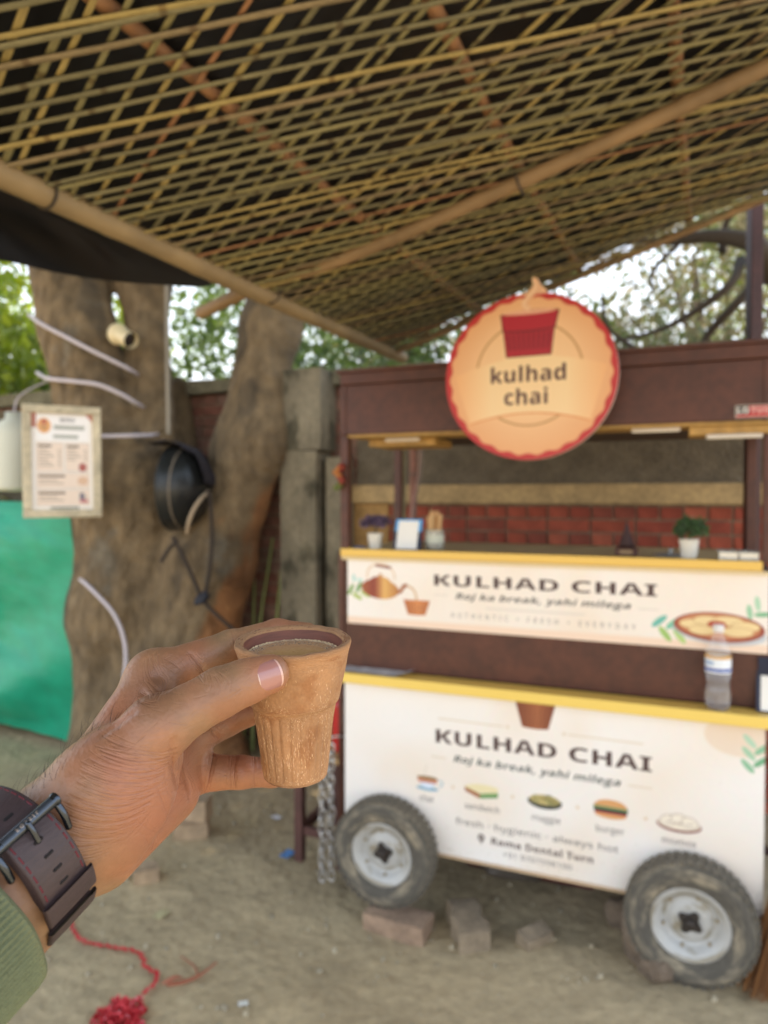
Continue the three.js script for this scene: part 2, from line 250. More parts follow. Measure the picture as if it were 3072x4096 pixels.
// dark bare limbs reaching in from the right
{
  const t = thing('bare_branch_tree', 'dark bare crooked tree with forked limbs beside the steel post', 'tree', [0, 0, 0]);
  const B = std({ color: srgb(70, 60, 50), roughness: 0.95 });
  part('trunk', [tube([[4.6, 0, -5.2], [4.3, 1.6, -5.3], [3.292, 3.0941, -5.2354], [2.8137, 3.2637, -5.2394]], [0.13, 0.12, 0.1, 0.085], 20, 9)], B, t);
  const pts = [[[2.814, 3.264, -5.239], [2.580, 3.365, -5.242], [2.376, 3.474, -5.244], [2.037, 3.569, -5.246], [1.799, 3.637, -5.248]], [[2.614, 3.359, -5.242], [2.410, 3.094, -5.235], [2.105, 2.891, -5.231], [1.766, 2.823, -5.229]], [[2.814, 3.264, -5.239], [2.614, 3.060, -5.235], [2.478, 2.823, -5.229], [2.410, 2.552, -5.223]], [[1.596, 3.094, -5.235], [1.732, 2.925, -5.231], [1.901, 2.755, -5.228], [2.003, 2.585, -5.224]], [[2.207, 3.528, -5.246], [2.071, 3.365, -5.242], [1.935, 3.094, -5.235]], [[2.478, 3.416, -5.243], [2.512, 3.637, -5.248], [2.614, 3.772, -5.251]]];
  const radii = [[0.085, 0.07, 0.05, 0.035, 0.02], [0.04, 0.03, 0.02, 0.012], [0.04, 0.035, 0.03, 0.03], [0.012, 0.016, 0.02, 0.025], [0.02, 0.014, 0.008], [0.03, 0.02, 0.012]];
  radii.forEach((r, i) => part('limb', tube(pts[i].map(([x, y, z], j) => [x, y, z + 0.3 * Math.sin(j * 1.3 + i) * (j > 0 ? 1 : 0)]), r, 18, 7), B, t));
}

// ---------------------------------------------------------------- the forked tree
{
  const bone = (a, ra, b, rb, k) => [...a, ra, ...b, rb, k];
  const T = { l0: [-1.6161, -0.0555, -4.5118], l1: [-1.6659, 0.9021, -4.4841], l2: [-1.6967, 1.7809, -4.4546], l3: [-1.93, 2.6629, -4.5252], l4: [-2.129, 3.5857, -4.6467], l5: [-2.4094, 4.9852, -4.8794],
    m1: [-1.4545, 1.7238, -4.5033], m2: [-1.5063, 2.3776, -4.5685], m3: [-1.5528, 3.0457, -4.6341], m4: [-1.6234, 4.1492, -4.7599],
    r0: [-1.3876, -0.0555, -4.5118], r1: [-1.27, 0.446, -4.4235], r2: [-1.0871, 1.1715, -4.4404], r3: [-0.8498, 1.9586, -4.5088], r4: [-0.7247, 2.7458, -4.6271], r5: [-0.6716, 3.6705, -4.8487],
    s1: [-1.3652, 1.5726, -4.8499], s2: [-1.4353, 2.3783, -4.9687] };
  const bones = [bone(T.l0, 0.36, T.l1, 0.29), bone(T.l1, 0.29, T.l2, 0.26), bone(T.l2, 0.25, T.l3, 0.225, 0.08), bone(T.l3, 0.225, T.l4, 0.225, 0.05), bone(T.l4, 0.235, T.l5, 0.2),
    bone(T.l1, 0.22, T.m1, 0.17), bone(T.m1, 0.15, T.m2, 0.128, 0.06), bone(T.m2, 0.128, T.m3, 0.13, 0.05), bone(T.m3, 0.145, T.m4, 0.12),
    bone(T.r0, 0.40, T.r1, 0.33), bone(T.r1, 0.31, T.r2, 0.24), bone(T.r2, 0.24, T.r3, 0.2), bone(T.r3, 0.205, T.r4, 0.18), bone(T.r4, 0.18, T.r5, 0.16),
    bone(T.s1, 0.13, T.s2, 0.085),
    bone([-1.8068, 0.0002, -4.3631], 0.14, [-1.6489, 0.4019, -4.3725], 0.1), bone([-1.3848, 0.0005, -4.2131], 0.16, [-1.4174, 0.5578, -4.3261], 0.12), bone([-0.9917, -0.0096, -4.3129], 0.16, [-1.1466, 0.3446, -4.3711], 0.12)];
  const f0 = boneField(bones, 0.16, 0.35);
  const knots = [[...[-1.6644, 0.6223, -4.1775], 0.05, 0.12]];
  const f = (x, y, z) => { let d = f0(x, y, z) + 0.045 * fbm(x * 2.6, y * 0.9, z * 2.6, 3) + 0.020 * fbm(x * 10, y * 3, z * 10, 3); for (const k of knots) { const q = Math.hypot((x - k[0]) / k[3], (y - k[1]) / k[4], (z - k[2]) / 0.06); d += 0.05 * Math.exp(-q * q * 1.2); } return d; };
  const g = surfaceNets(f, [-3.1, -0.15, -5.5], [-0.2, 4.6, -3.9], 0.024);
  const p = g.attributes.position, uv = new Float32Array(p.count * 2);
  for (let i = 0; i < p.count; i++) { uv[2 * i] = (p.getX(i) + 0.5 * p.getZ(i)) * 0.9; uv[2 * i + 1] = p.getY(i) * 0.55; }
  g.setAttribute('uv', new THREE.BufferAttribute(uv, 2));
  // bare orange wood low on the right stem, grey lichen patches elsewhere
  const S = [-1.0785, 1.0749, -4.2881];
  paintVertices(g, (x, y, z) => {
    const n = fbm(x * 5, y * 2.2, z * 5, 4), n2 = fbm(x * 17, y * 9, z * 17, 3), side = (x - S[0]) * 0.86 - (y - S[1]) * 0.42 + 0.35 * n, peel = smooth(0.02, 0.11, side) * smooth(2.0, 1.75, y + 0.5 * n), lich = smooth(0.20, 0.32, fbm(x * 2.3 + 7, y * 1.6, z * 2.3, 4) + 0.25 * n2), dark = smooth(0.16, 0.26, fbm(x * 3 + 2, y * 1.3, z * 3 + 5, 4));
    const k = 1 + 0.35 * n2 + 0.25 * n; let c = [0.235, 0.168, 0.095]; c = c.map((v, i) => mix(v, [0.21, 0.175, 0.125][i], lich)); c = c.map((v, i) => mix(v, [0.10, 0.078, 0.053][i], dark * 0.7)); c = c.map((v, i) => mix(v, [0.33, 0.155, 0.062][i], peel)); return c.map((v) => v * k);
  });
  const bark = dataTex(512, 512, (u, v) => { const a = tileFbm(u, v, 14, 2.9, 4), b = tileFbm(u, v, 5, 7.7, 4), k = 1 + 0.3 * a + 0.22 * b; return [225 * k, 222 * k, 216 * k]; });
  const barkRel = dataTex(512, 512, (u, v) => 0.5 + 0.6 * tileFbm(u, v, 18, 2.9, 5), false);
  const tree = thing('forked_tree', 'massive forked tree with three stems and bare orange wood low down', 'tree');
  part('trunk', g, std({ vertexColors: true, map: bark, bumpMap: barkRel, bumpScale: 0.035, roughness: 0.93 }), tree);
  const limb = std({ color: srgb(110, 95, 74), roughness: 0.95 });
  for (const l of [[T.l5, V3(-2.9, 5.6, -4.4), V3(-3.4, 6.4, -3.2)], [T.l5, V3(-2.0, 5.8, -3.6), V3(-1.2, 6.6, -1.9)], [T.m4, V3(-1.3, 5.4, -5.2), V3(-0.6, 6.5, -6.2)], [T.r5, V3(-0.1, 5.0, -4.5), V3(1.0, 6.2, -3.8)], [T.r5, V3(-0.2, 5.2, -3.6), V3(0.4, 6.3, -1.6)], [T.m4, V3(-2.2, 5.4, -5.8), V3(-3.4, 6.3, -6.8)]]) part('limb', tube([vec(l[0]), l[1], l[2]], [0.17, 0.1, 0.03], 14, 9), limb, tree);
  const R = rng(77), cl = [];
  for (let i = 0; i < 300; i++) { const a = R() * 2 * PI, d = 4.4 * Math.sqrt(R()), x = -1.3 + d * Math.cos(a), z = -2.7 + d * Math.sin(a) * 0.95; cl.push([x, 5.3 + 2.1 * R() * (1 - (d / 5.5) ** 2) + 0.3, z, 0.55 + 0.4 * R()]); }
  leaves('crown', tree, cl, 170, 0.22, GREEN, 78);
}

// ---------------------------------------------------------------- things fixed to the tree
{
  // cables round the left stem
  const white = std({ color: srgb(206, 196, 200), roughness: 0.5 });
  const cables = [
    ['white cable slanting across the left stem, uppermost of three', [[-2.2529, 2.7803, -4.5279], [-2.0646, 2.6685, -4.3052], [-1.8616, 2.5615, -4.2227], [-1.6579, 2.457, -4.1903], [-1.5289, 2.3924, -4.2688], [-1.537, 2.3845, -4.4687]]],
    ['white cable sagging across the left stem, second of three', [[-2.2001, 2.4135, -4.5194], [-2.0086, 2.3342, -4.2674], [-1.8168, 2.3031, -4.1767], [-1.6555, 2.2768, -4.1461], [-1.54, 2.2272, -4.1749], [-1.4866, 2.1888, -4.2541], [-1.4911, 2.181, -4.4139]]],
    ['short level white cable leaving the right side of the menu board', [[-1.6499, 1.9738, -4.059], [-1.59, 1.978, -4.1091], [-1.4876, 1.9849, -4.1593], [-1.4085, 1.9986, -4.2896], [-1.405, 2.0146, -4.41]]],
    ['loose white cable curving down the trunk from the green sheet', [[-1.9725, 1.157, -4.4401], [-1.7824, 1.1184, -4.2091], [-1.6595, 1.0418, -4.1273], [-1.5632, 0.9539, -4.0852], [-1.5024, 0.8375, -4.0625], [-1.4765, 0.709, -4.0395], [-1.4887, 0.5528, -4.0259], [-1.5178, 0.3256, -4.0706], [-1.574, 0.0745, -4.1648]]],
  ];
  for (const [l, pts] of cables) single('cable', capped(pts, 0.0115, 40, 7), white, l, 'cable', 'white cables on the tree');
  single('conduit_pipe', capped([[-1.3537, 2.9905, -4.4528], [-1.3325, 2.5172, -4.3817], [-1.3057, 2.0143, -4.31]], 0.013, 10, 8), std({ color: srgb(150, 140, 122), roughness: 0.6 }), 'thin grey pipe running up the edge of the middle stem', 'pipe');

  // camera on the tree
  const c = [-1.5927, 2.6003, -4.2736], cam = thing('security_camera', 'cream bullet security camera on round mount on the tree', 'camera', c);
  const cream = std({ color: srgb(226, 208, 164), roughness: 0.4 }), dark = std({ color: srgb(45, 36, 34), roughness: 0.25 });
  part('mount', new THREE.SphereGeometry(0.062, 20, 14).scale(1, 1.05, 0.9), cream, cam);
  const dir = V3(0.82, -0.42, 0.55).normalize(), q = new THREE.Quaternion().setFromUnitVectors(V3(0, 1, 0), dir);
  part('housing', [lathe([[0.001, -0.03], [0.038, -0.03], [0.045, 0.0], [0.046, 0.10], [0.043, 0.105], [0.001, 0.105]], 20).applyQuaternion(q)], cream, cam);
  part('hood', [lathe([[0.046, 0.06], [0.050, 0.065], [0.050, 0.135], [0.047, 0.135], [0.047, 0.07]], 20).applyQuaternion(q)], cream, cam);
  part('lens', [lathe([[0.001, 0.118], [0.03, 0.116], [0.044, 0.108], [0.044, 0.10]], 20).applyQuaternion(q)], dark, cam);
  part('bracket', [tube([[0, 0, 0], [0, 0.02, -0.08], [0, 0.03, -0.2]], 0.02, 6, 8)], cream, cam);

  // black bowl hung sideways in the fork
  const b = [-1.2484, 1.677, -4.2221], bowl = thing('black_bowl', 'big black metal bowl hung sideways in the fork of the tree', 'bowl', b);
  const black = std({ color: srgb(44, 45, 44), roughness: 0.32, metalness: 0.3 });
  const prof = []; for (let i = 0; i <= 14; i++) { const t = i / 14 * PI / 2; prof.push([0.001 + 0.25 * Math.sin(t), 0.215 * Math.cos(t)]); } for (let i = 14; i >= 0; i--) { const t = i / 14 * PI / 2; prof.push([0.001 + 0.24 * Math.sin(t), 0.205 * Math.cos(t)]); }
  const turn = new THREE.Quaternion().setFromUnitVectors(V3(0, 1, 0), V3(0.99, -0.03, 0.12).normalize());
  part('dish', lathe(prof, 40).applyQuaternion(turn), black, bowl);
  part('rim', [new THREE.TorusGeometry(0.247, 0.009, 8, 44).rotateX(PI / 2).applyQuaternion(turn)], black, bowl);
  part('band', [new THREE.TorusGeometry(0.235, 0.006, 6, 44).rotateX(PI / 2).translate(0, 0.07, 0).applyQuaternion(turn)], std({ color: srgb(120, 108, 92), roughness: 0.5 }), bowl);
  part('strap', tube([[-1.0224, 1.6573, -4.1316], [-1.0476, 1.6094, -4.0405], [-1.0843, 1.5413, -4.0189], [-1.1081, 1.4833, -4.0276], [-1.1324, 1.4229, -4.0762]].map((p) => vec(p).sub(vec(b))), 0.012, 20, 7), std({ color: srgb(168, 148, 122), roughness: 0.7 }), bowl);
  const clothG = quadGrid(18, 12, (u, v) => { const a = mix(-0.3, 1.5, u), r = 0.275 + 0.035 * fbm(u * 5, v * 5, 2.2, 3), w = mix(-0.2, 0.16, v); return V3(-0.03 + r * Math.sin(a) * 0.95, 0.0 + r * Math.cos(a) * 0.98 + 0.02 * noise(u * 6, v * 6), w + 0.03 * noise(u * 4 + 3, v * 4)); });
  single('cloth_rag', clothG.translate(...b), std({ color: srgb(52, 46, 52), map: GRAIN, roughness: 0.95 }), 'dark rag draped over the top of the black bowl', 'rag');
  // cord hanging from the bowl
  const cord = thing('dangling_cord', 'dark cord looping down from the black bowl across the trunk', 'cord'), cm = std({ color: srgb(56, 45, 36), roughness: 0.8 });
  part('strand', [tube([[-1.0096, 1.6625, -4.1018], [-0.9914, 1.5027, -4.078], [-0.9892, 1.2915, -4.0531], [-1.0132, 1.1075, -4.0388], [-1.0317, 1.0429, -4.0273]], 0.012, 24, 6)], cm, cord);
  part('strand', [tube([[-1.2295, 1.3939, -4.1155], [-1.1672, 1.3023, -4.0834], [-1.0978, 1.1724, -4.0503], [-1.0317, 1.0429, -4.0273], [-0.938, 0.9575, -3.9853], [-0.8337, 0.8662, -3.9832]], 0.012, 24, 6)], cm, cord);
  part('strand', [tube([[-1.1946, 1.3805, -4.1152], [-1.2503, 1.3149, -4.0937], [-1.2878, 1.248, -4.0921]], 0.012, 12, 6)], cm, cord);
  part('knot', [jitter(new THREE.IcosahedronGeometry(0.036, 2).scale(1.4, 0.9, 0.9).rotateZ(0.7), 0.03, 22).translate(...[-1.0292, 1.0523, -4.0175])], std({ color: srgb(36, 38, 48), roughness: 0.7 }), cord);

  // menu board
  const P0 = vec([-1.9627, 1.5073, -3.8581]), P1 = vec([-1.6142, 1.5166, -4.0583]), P2 = vec([-1.9804, 2.1291, -3.8726]);
  const mb = thing('menu_board', 'framed menu board with cream frame hung on the left stem', 'menu board', P0.clone().add(P1).multiplyScalar(0.5).toArray());
  const X = P1.clone().sub(P0), W = X.length(), Hh = P2.distanceTo(P0); mb.rotation.y = Math.atan2(-X.z, X.x); mb.rotation.z = 0.012; mb.rotation.x = -0.02;
  const frame = std({ color: srgb(222, 208, 176), map: GRAIN, roughness: 0.5 }), fw = 0.045;
  part('frame', [bx(-W / 2, W / 2, 0, fw, -0.012, 0.02, 0.006), bx(-W / 2, W / 2, Hh - fw, Hh, -0.012, 0.02, 0.006), bx(-W / 2, -W / 2 + fw, fw, Hh - fw, -0.0115, 0.0195, 0.006), bx(W / 2 - fw, W / 2, fw, Hh - fw, -0.0115, 0.0195, 0.006)], frame, mb);
  part('backing', bx(-W / 2 + 0.01, W / 2 - 0.01, 0.01, Hh - 0.01, -0.02, -0.0125, 0), std({ color: srgb(120, 100, 80) }), mb);
  const menu = canvasTex(512, 736, (c, w, h) => {
    c.fillStyle = '#efe6da'; c.fillRect(0, 0, w, h); c.fillStyle = '#b5654a'; c.fillRect(0, 0, 40, 110); c.beginPath(); c.moveTo(w, 0); c.lineTo(w - 60, 0); c.lineTo(w, 60); c.fill();
    c.fillStyle = '#f6f0ea'; c.fillRect(40, 20, w - 70, 190); c.fillStyle = '#e2a35c'; c.beginPath(); c.arc(105, 95, 58, 0, 7); c.fill(); c.fillStyle = '#b5503a'; c.beginPath(); c.moveTo(82, 50); c.lineTo(128, 50); c.lineTo(120, 85); c.lineTo(90, 85); c.fill(); c.fillStyle = '#5a3a2a'; c.font = 'bold 18px sans-serif'; c.textAlign = 'center'; c.fillText('kulhad', 105, 108); c.fillText('chai', 105, 126);
    c.fillStyle = '#4a4038'; c.font = 'bold 44px sans-serif'; c.fillText('MENU', 300, 62); c.fillStyle = '#a9a89a'; for (const [x, y, ww, hh] of [[185, 88, 260, 34], [180, 160, 210, 30]]) c.fillRect(x, y, ww, hh);
    const box = (x, y, ww, hh, n, pr) => { c.fillStyle = '#ead3bd'; c.fillRect(x, y, ww, hh); c.strokeStyle = '#cbb7a4'; c.lineWidth = 6; c.strokeRect(x, y, ww, hh); c.fillStyle = '#7d6a56'; c.fillRect(x + 14, y + 14, ww * 0.5, 20); c.fillStyle = '#a8957f'; for (let i = 0; i < n; i++) { c.fillRect(x + 16, y + 50 + i * 24, ww * (0.35 + 0.12 * ((i * 7) % 3)), 10); if (pr) c.fillRect(x + ww - 44, y + 50 + i * 24, 26, 10); } };
    box(40, 225, 220, 215, 6, 1); box(280, 225, 200, 215, 4, 1); box(40, 455, 440, 115, 2, 1); box(40, 585, 440, 120, 2, 1);
    c.fillStyle = '#a5442e'; c.beginPath(); c.arc(425, 410, 34, 0, 7); c.fill(); c.fillStyle = '#d9b08c'; c.beginPath(); c.ellipse(425, 515, 46, 34, 0, 0, 7); c.fill(); c.fillStyle = '#6d6470'; c.fillRect(395, 608, 44, 56); c.fillStyle = '#b5565a'; c.fillRect(398, 660, 70, 24); c.fillStyle = '#6f7058'; c.fillRect(150, 716, 240, 16);
  });
  const sheet = new THREE.PlaneGeometry(W - 2 * fw, Hh - 2 * fw).translate(0, Hh / 2, 0.002);
  part('menu_sheet', sheet, new THREE.MeshPhysicalMaterial({ map: menu, roughness: 0.35, clearcoat: 0.5, clearcoatRoughness: 0.15 }), mb);

  // white can half hidden behind the menu board
  const w0 = [-2.341, 1.6593, -4.5018], can = thing('white_can', 'white plastic can hanging behind the left edge of the menu board', 'can', w0);
  part('body', lathe([[0.001, 0], [0.11, 0.005], [0.125, 0.03], [0.125, 0.36], [0.10, 0.43], [0.05, 0.46], [0.05, 0.5], [0.001, 0.5]], 24), std({ color: srgb(208, 208, 190), roughness: 0.5 }), can);
  part('hanger', tube([[0, 0.49, 0], [0.02, 0.6, -0.02], [0.25, 0.75, -0.1]], 0.006, 10, 6), white, can);

  // green sheet stretched from the trunk
  const green = std({ map: rep(dataTex(256, 256, (u, v) => { const k = 1 + 0.10 * tileFbm(u, v, 6, 3.9, 4) + 0.06 * Math.sin(u * 256 * PI) * Math.sin(v * 256 * PI); return [18 * k, 152 * k, 116 * k]; }), 3, 3), roughness: 0.5 });
  const top0 = vec([-4.0087, 1.7396, -5.3039]), top1 = vec([-1.9148, 1.5935, -4.3202]), bot0 = vec([-4.0843, 0.1217, -5.3662]), bot1 = vec([-1.9183, 0.0452, -4.4642]), midr = vec([-1.7938, 0.7104, -4.2796]), midu = vec([-1.8723, 1.1591, -4.2901]);
  const gs = quadGrid(60, 40, (u, v) => {
    const right = new THREE.QuadraticBezierCurve3(top1, v < 0.5 ? midu : midr, bot1).getPoint(v), e = new THREE.CubicBezierCurve3(top1, midu, midr, bot1).getPoint(v), l = top0.clone().lerp(bot0, v), q = l.lerp(e, u), k = Math.sin(PI * clamp(u * 1.02)) ; void right;
    const fold = 0.075 * Math.sin((u * 1.4 + v * 2.2) * 5.2 + 2.2 * fbm(u * 2, v * 2, 1.2, 2)) + 0.09 * fbm(u * 5 + v * 4, v * 7 - u * 3, 5.5, 4);
    return q.add(V3(0.1 * fold, -0.05 * k * (1 - v), fold * (0.35 + k)));
  });
  single('green_sheet', gs, green, 'bright green tarpaulin sheet stretched beside the tree trunk', 'tarpaulin');
}

// ---------------------------------------------------------------- bamboo canopy
{
  const A = V3(-0.8531, 2.355, -1.5938), D = V3(0.4072, 0, -0.9133), SL = V3(0.9133, 0.30, 0.4072), N = D.clone().cross(SL).normalize(); if (N.y < 0) N.negate();
  const at = (u, v, o = 0) => A.clone().addScaledVector(D, u).addScaledVector(SL, v).addScaledVector(N, o);
  const R = rng(5), U0 = -1.5, U1 = 2.2, V1 = 2.3;
  const roof = thing('bamboo_canopy', 'lattice canopy of split bamboo strips under a black plastic sheet', 'canopy');
  const bam = dataTex(256, 256, (u, v) => { const k = 1 + 0.22 * tileFbm(u, v, 5, 2.4, 4) + 0.12 * tileFbm(u, v * 0.2, 40, 6.4, 2), j = Math.max(smooth(0.016, 0.006, Math.abs(u - 0.25)), smooth(0.016, 0.006, Math.abs(u - 0.75))) * 0.5; return [mix(228 * k, 128, j), mix(226 * k, 104, j), mix(220 * k, 84, j)]; });
  const tones = [[152, 146, 106], [142, 137, 104], [156, 148, 104], [132, 127, 98], [180, 162, 106], [146, 140, 108], [150, 134, 104]].map((c) => std({ color: srgb(...c), map: bam, roughness: 0.55 }));
  const raft = std({ color: srgb(182, 136, 100), map: bam, roughness: 0.6 }), tan = std({ color: srgb(168, 124, 90), map: bam, roughness: 0.6 });
  // one split strip: a shallow arc in section, smooth skin downward, with raised joints
  function strip(u0, v0, u1, v1, w, o, bow) {
    const a = at(u0, v0, o), b = at(u1, v1, o), dir = b.clone().sub(a).normalize(), side = N.clone().cross(dir).normalize(), L = a.distanceTo(b), n = Math.max(6, Math.round(L / 0.16)), pos = [], uv = [], idx = [], ph = R() * 0.3, joint = 0.24 + 0.12 * R(), wob = R() * 40;
    const sec = [[-0.5, 0.0], [-0.42, -0.16], [0, -0.30], [0.42, -0.16], [0.5, 0.0], [0, -0.06]];
    for (let i = 0; i <= n; i++) {
      const t = i / n, s = t * L, k = 1 + 0.07 * Math.max(0, 1 - Math.abs(((s + ph) % joint) - joint / 2) / 0.03), c = a.clone().lerp(b, t).addScaledVector(side, bow * Math.sin(PI * t) + 0.004 * noise(s * 3, wob)).addScaledVector(N, 0.006 * noise(s * 2.2, wob + 9));
      for (const [p, q] of sec) { const r = c.clone().addScaledVector(side, p * w * k).addScaledVector(N, q * w * k); pos.push(r.x, r.y, r.z); uv.push(s * 1.6 + wob, p * w * 20 + wob); }
    }
    for (let i = 0; i < n; i++) for (let j = 0; j < 6; j++) { const a0 = i * 6 + j, b0 = i * 6 + ((j + 1) % 6); idx.push(a0, b0, b0 + 6, a0, b0 + 6, a0 + 6); }
    const g = new THREE.BufferGeometry(); g.setAttribute('position', new THREE.Float32BufferAttribute(pos, 3)); g.setAttribute('uv', new THREE.Float32BufferAttribute(uv, 2)); g.setIndex(idx); g.computeVertexNormals(); return g;
  }
  const clipLine = (c, k) => { // the stretch of u = c + k v that lies on the roof
    let va = -0.01, vb = V1; const f = (v) => c + k * v; if (k > 0) { va = Math.max(va, (U0 - c) / k); vb = Math.min(vb, (U1 - c) / k); } else { va = Math.max(va, (U1 - c) / k); vb = Math.min(vb, (U0 - c) / k); } return vb - va > 0.12 ? [f(va), va, f(vb), vb] : null;
  };
  for (const [k, step, lo, hi, o] of [[0.55, 0.0585, U0 - 0.55 * V1, U1, -0.004], [-0.47, 0.0675, U0, U1 + 0.47 * V1, 0.005]])
    for (let c = lo; c < hi; c += step * (R() < 0.05 ? 0.5 : 0.76 + 0.36 * R())) { const l = clipLine(c, k + (R() - 0.5) * 0.055); if (l) part('lattice_strip', strip(...l, 0.0125 + 0.0045 * R(), o, (R() - 0.5) * 0.02), R() < 0.025 ? tan : tones[Math.floor(R() * tones.length)], roof); }
  // rafters above the lattice, poles below it
  for (const [v, u0, u1] of [[0.44, -1.55, 2.2], [0.905, -1.55, 2.2], [1.36, -1.55, 2.2], [1.82, -1.55, 2.2]]) part('rafter', capped([at(u0, v, 0.027), at(0.2, v + 0.012, 0.026), at(1.0, v + 0.006, 0.026), at(u1, v + 0.02, 0.027)], (t) => 0.0165 + 0.002 * Math.sin(t * 40), 48, 7), raft, roof);
  const poleTex = dataTex(256, 256, (u, v) => { const k = 1 + 0.22 * tileFbm(u, v, 6, 4.4, 4); return [214 * k, 208 * k, 196 * k]; });
  const poleMat = std({ color: srgb(168, 148, 114), map: poleTex, roughness: 0.6 }), poleMat2 = std({ color: srgb(160, 134, 102), map: poleTex, roughness: 0.6 });
  const bumps = (r, len, gap) => (t) => r * (1 + 0.14 * Math.max(0, 1 - Math.abs((((t * len) % gap) + gap) % gap - gap / 2) / 0.018) + 0.03 * Math.sin(t * 31));
  part('edge_pole', capped([at(-2.0, 0.0, -0.004), at(0.2, 0.0, -0.006), at(1.1, -0.004, -0.004), at(2.0, 0.0, -0.002), at(2.33, 0.0, 0)], bumps(0.031, 4.0, 0.33), 180, 14), poleMat, roof);
  part('cross_pole', capped([at(1.05, -0.27, 0.045), at(1.05, -0.03, 0.036), at(1.06, 0.35, -0.008), at(1.08, 0.9, -0.026), at(1.12, V1, -0.03)], bumps(0.023, 2.4, 0.28), 120, 12), poleMat2, roof);
  part('edge_pole', capped([at(U1, 0.0, 0.0), at(U1 + 0.01, 1.1, 0.0), at(U1, V1, 0.0)], bumps(0.018, 2.4, 0.3), 80, 10), poleMat2, roof);
  part('cross_pole', capped([at(-1.45, 0.0, -0.026), at(-1.45, V1, -0.026)], bumps(0.023, 2.4, 0.28), 80, 12), poleMat2, roof);
  // lashings and loose bits caught in the lattice
  const tie = std({ color: srgb(60, 52, 44), roughness: 0.8 });
  for (const [u, v] of [[1.06, 0.02], [0.12, 0.0], [1.08, 0.9]]) part('lashing', new THREE.TorusGeometry(0.036, 0.004, 6, 18).applyQuaternion(new THREE.Quaternion().setFromUnitVectors(V3(0, 0, 1), v === 0.9 ? SL.clone().normalize() : D)).translate(...at(u, v, v === 0.9 ? -0.026 : -0.004).toArray()), tie, roof);
  const tarp = std({ color: srgb(20, 20, 22), roughness: 0.45 });
  const sheet = (o) => quadGrid(60, 50, (s, t) => { const u = mix(-2.0, U1 + 0.06, s), v = mix(-0.03, V1 + 0.4, t); return at(u, v, 0.055 + o + 0.03 * fbm(u * 2.2, v * 2.2, 3.3, 3)); });
  part('plastic_sheet', [sheet(0), sheet(0.004)], tarp, roof);
  // the sheet hangs over the edge pole
  const edge = [[-1.1003, 2.1195, -1.3617], [-1.0073, 2.1537, -1.5125], [-0.9632, 2.225, -1.7942], [-0.9256, 2.264, -2.0152], [-0.8726, 2.3162, -2.2665], [-0.7569, 2.3535, -2.4374], [-0.6403, 2.3766, -2.538], [-0.5863, 2.3854, -2.5182]].map(vec), ec = new THREE.CatmullRomCurve3(edge);
  const flap = (o) => quadGrid(60, 22, (s, t) => { const p = at(mix(-0.95, 0.98, s), -0.035, 0.055), q = ec.getPoint(s), k = Math.sin(PI * t); return p.lerp(q, t).add(V3(-0.03 * k + 0.02 * k * noise(s * 9, t * 3), 0.05 * k + 0.025 * k * fbm(s * 8, t * 2, 4.4, 3), o)); });
  part('sheet_flap', [flap(0), flap(-0.004)], tarp, roof);

  // steel post at the far right corner
  const post = thing('steel_post', 'dark maroon steel post holding the canopy above the cart', 'post', [0, 0, 0]);
  const pm = std({ color: srgb(72, 40, 36), map: GRAIN, roughness: 0.5, metalness: 0.2 }), b = [1.6928, 2.335, -3.2672], t = [1.6928, 3.045, -3.2837];
  part('tube', bx(b[0] - 0.028, b[0] + 0.028, 0, t[1] + 0.06, b[2] - 0.028, b[2] + 0.028, 0.004), pm, post);
  part('base_plate', bx(b[0] - 0.08, b[0] + 0.08, 0.001, 0.012, b[2] - 0.08, b[2] + 0.08, 0.002), pm, post);
}

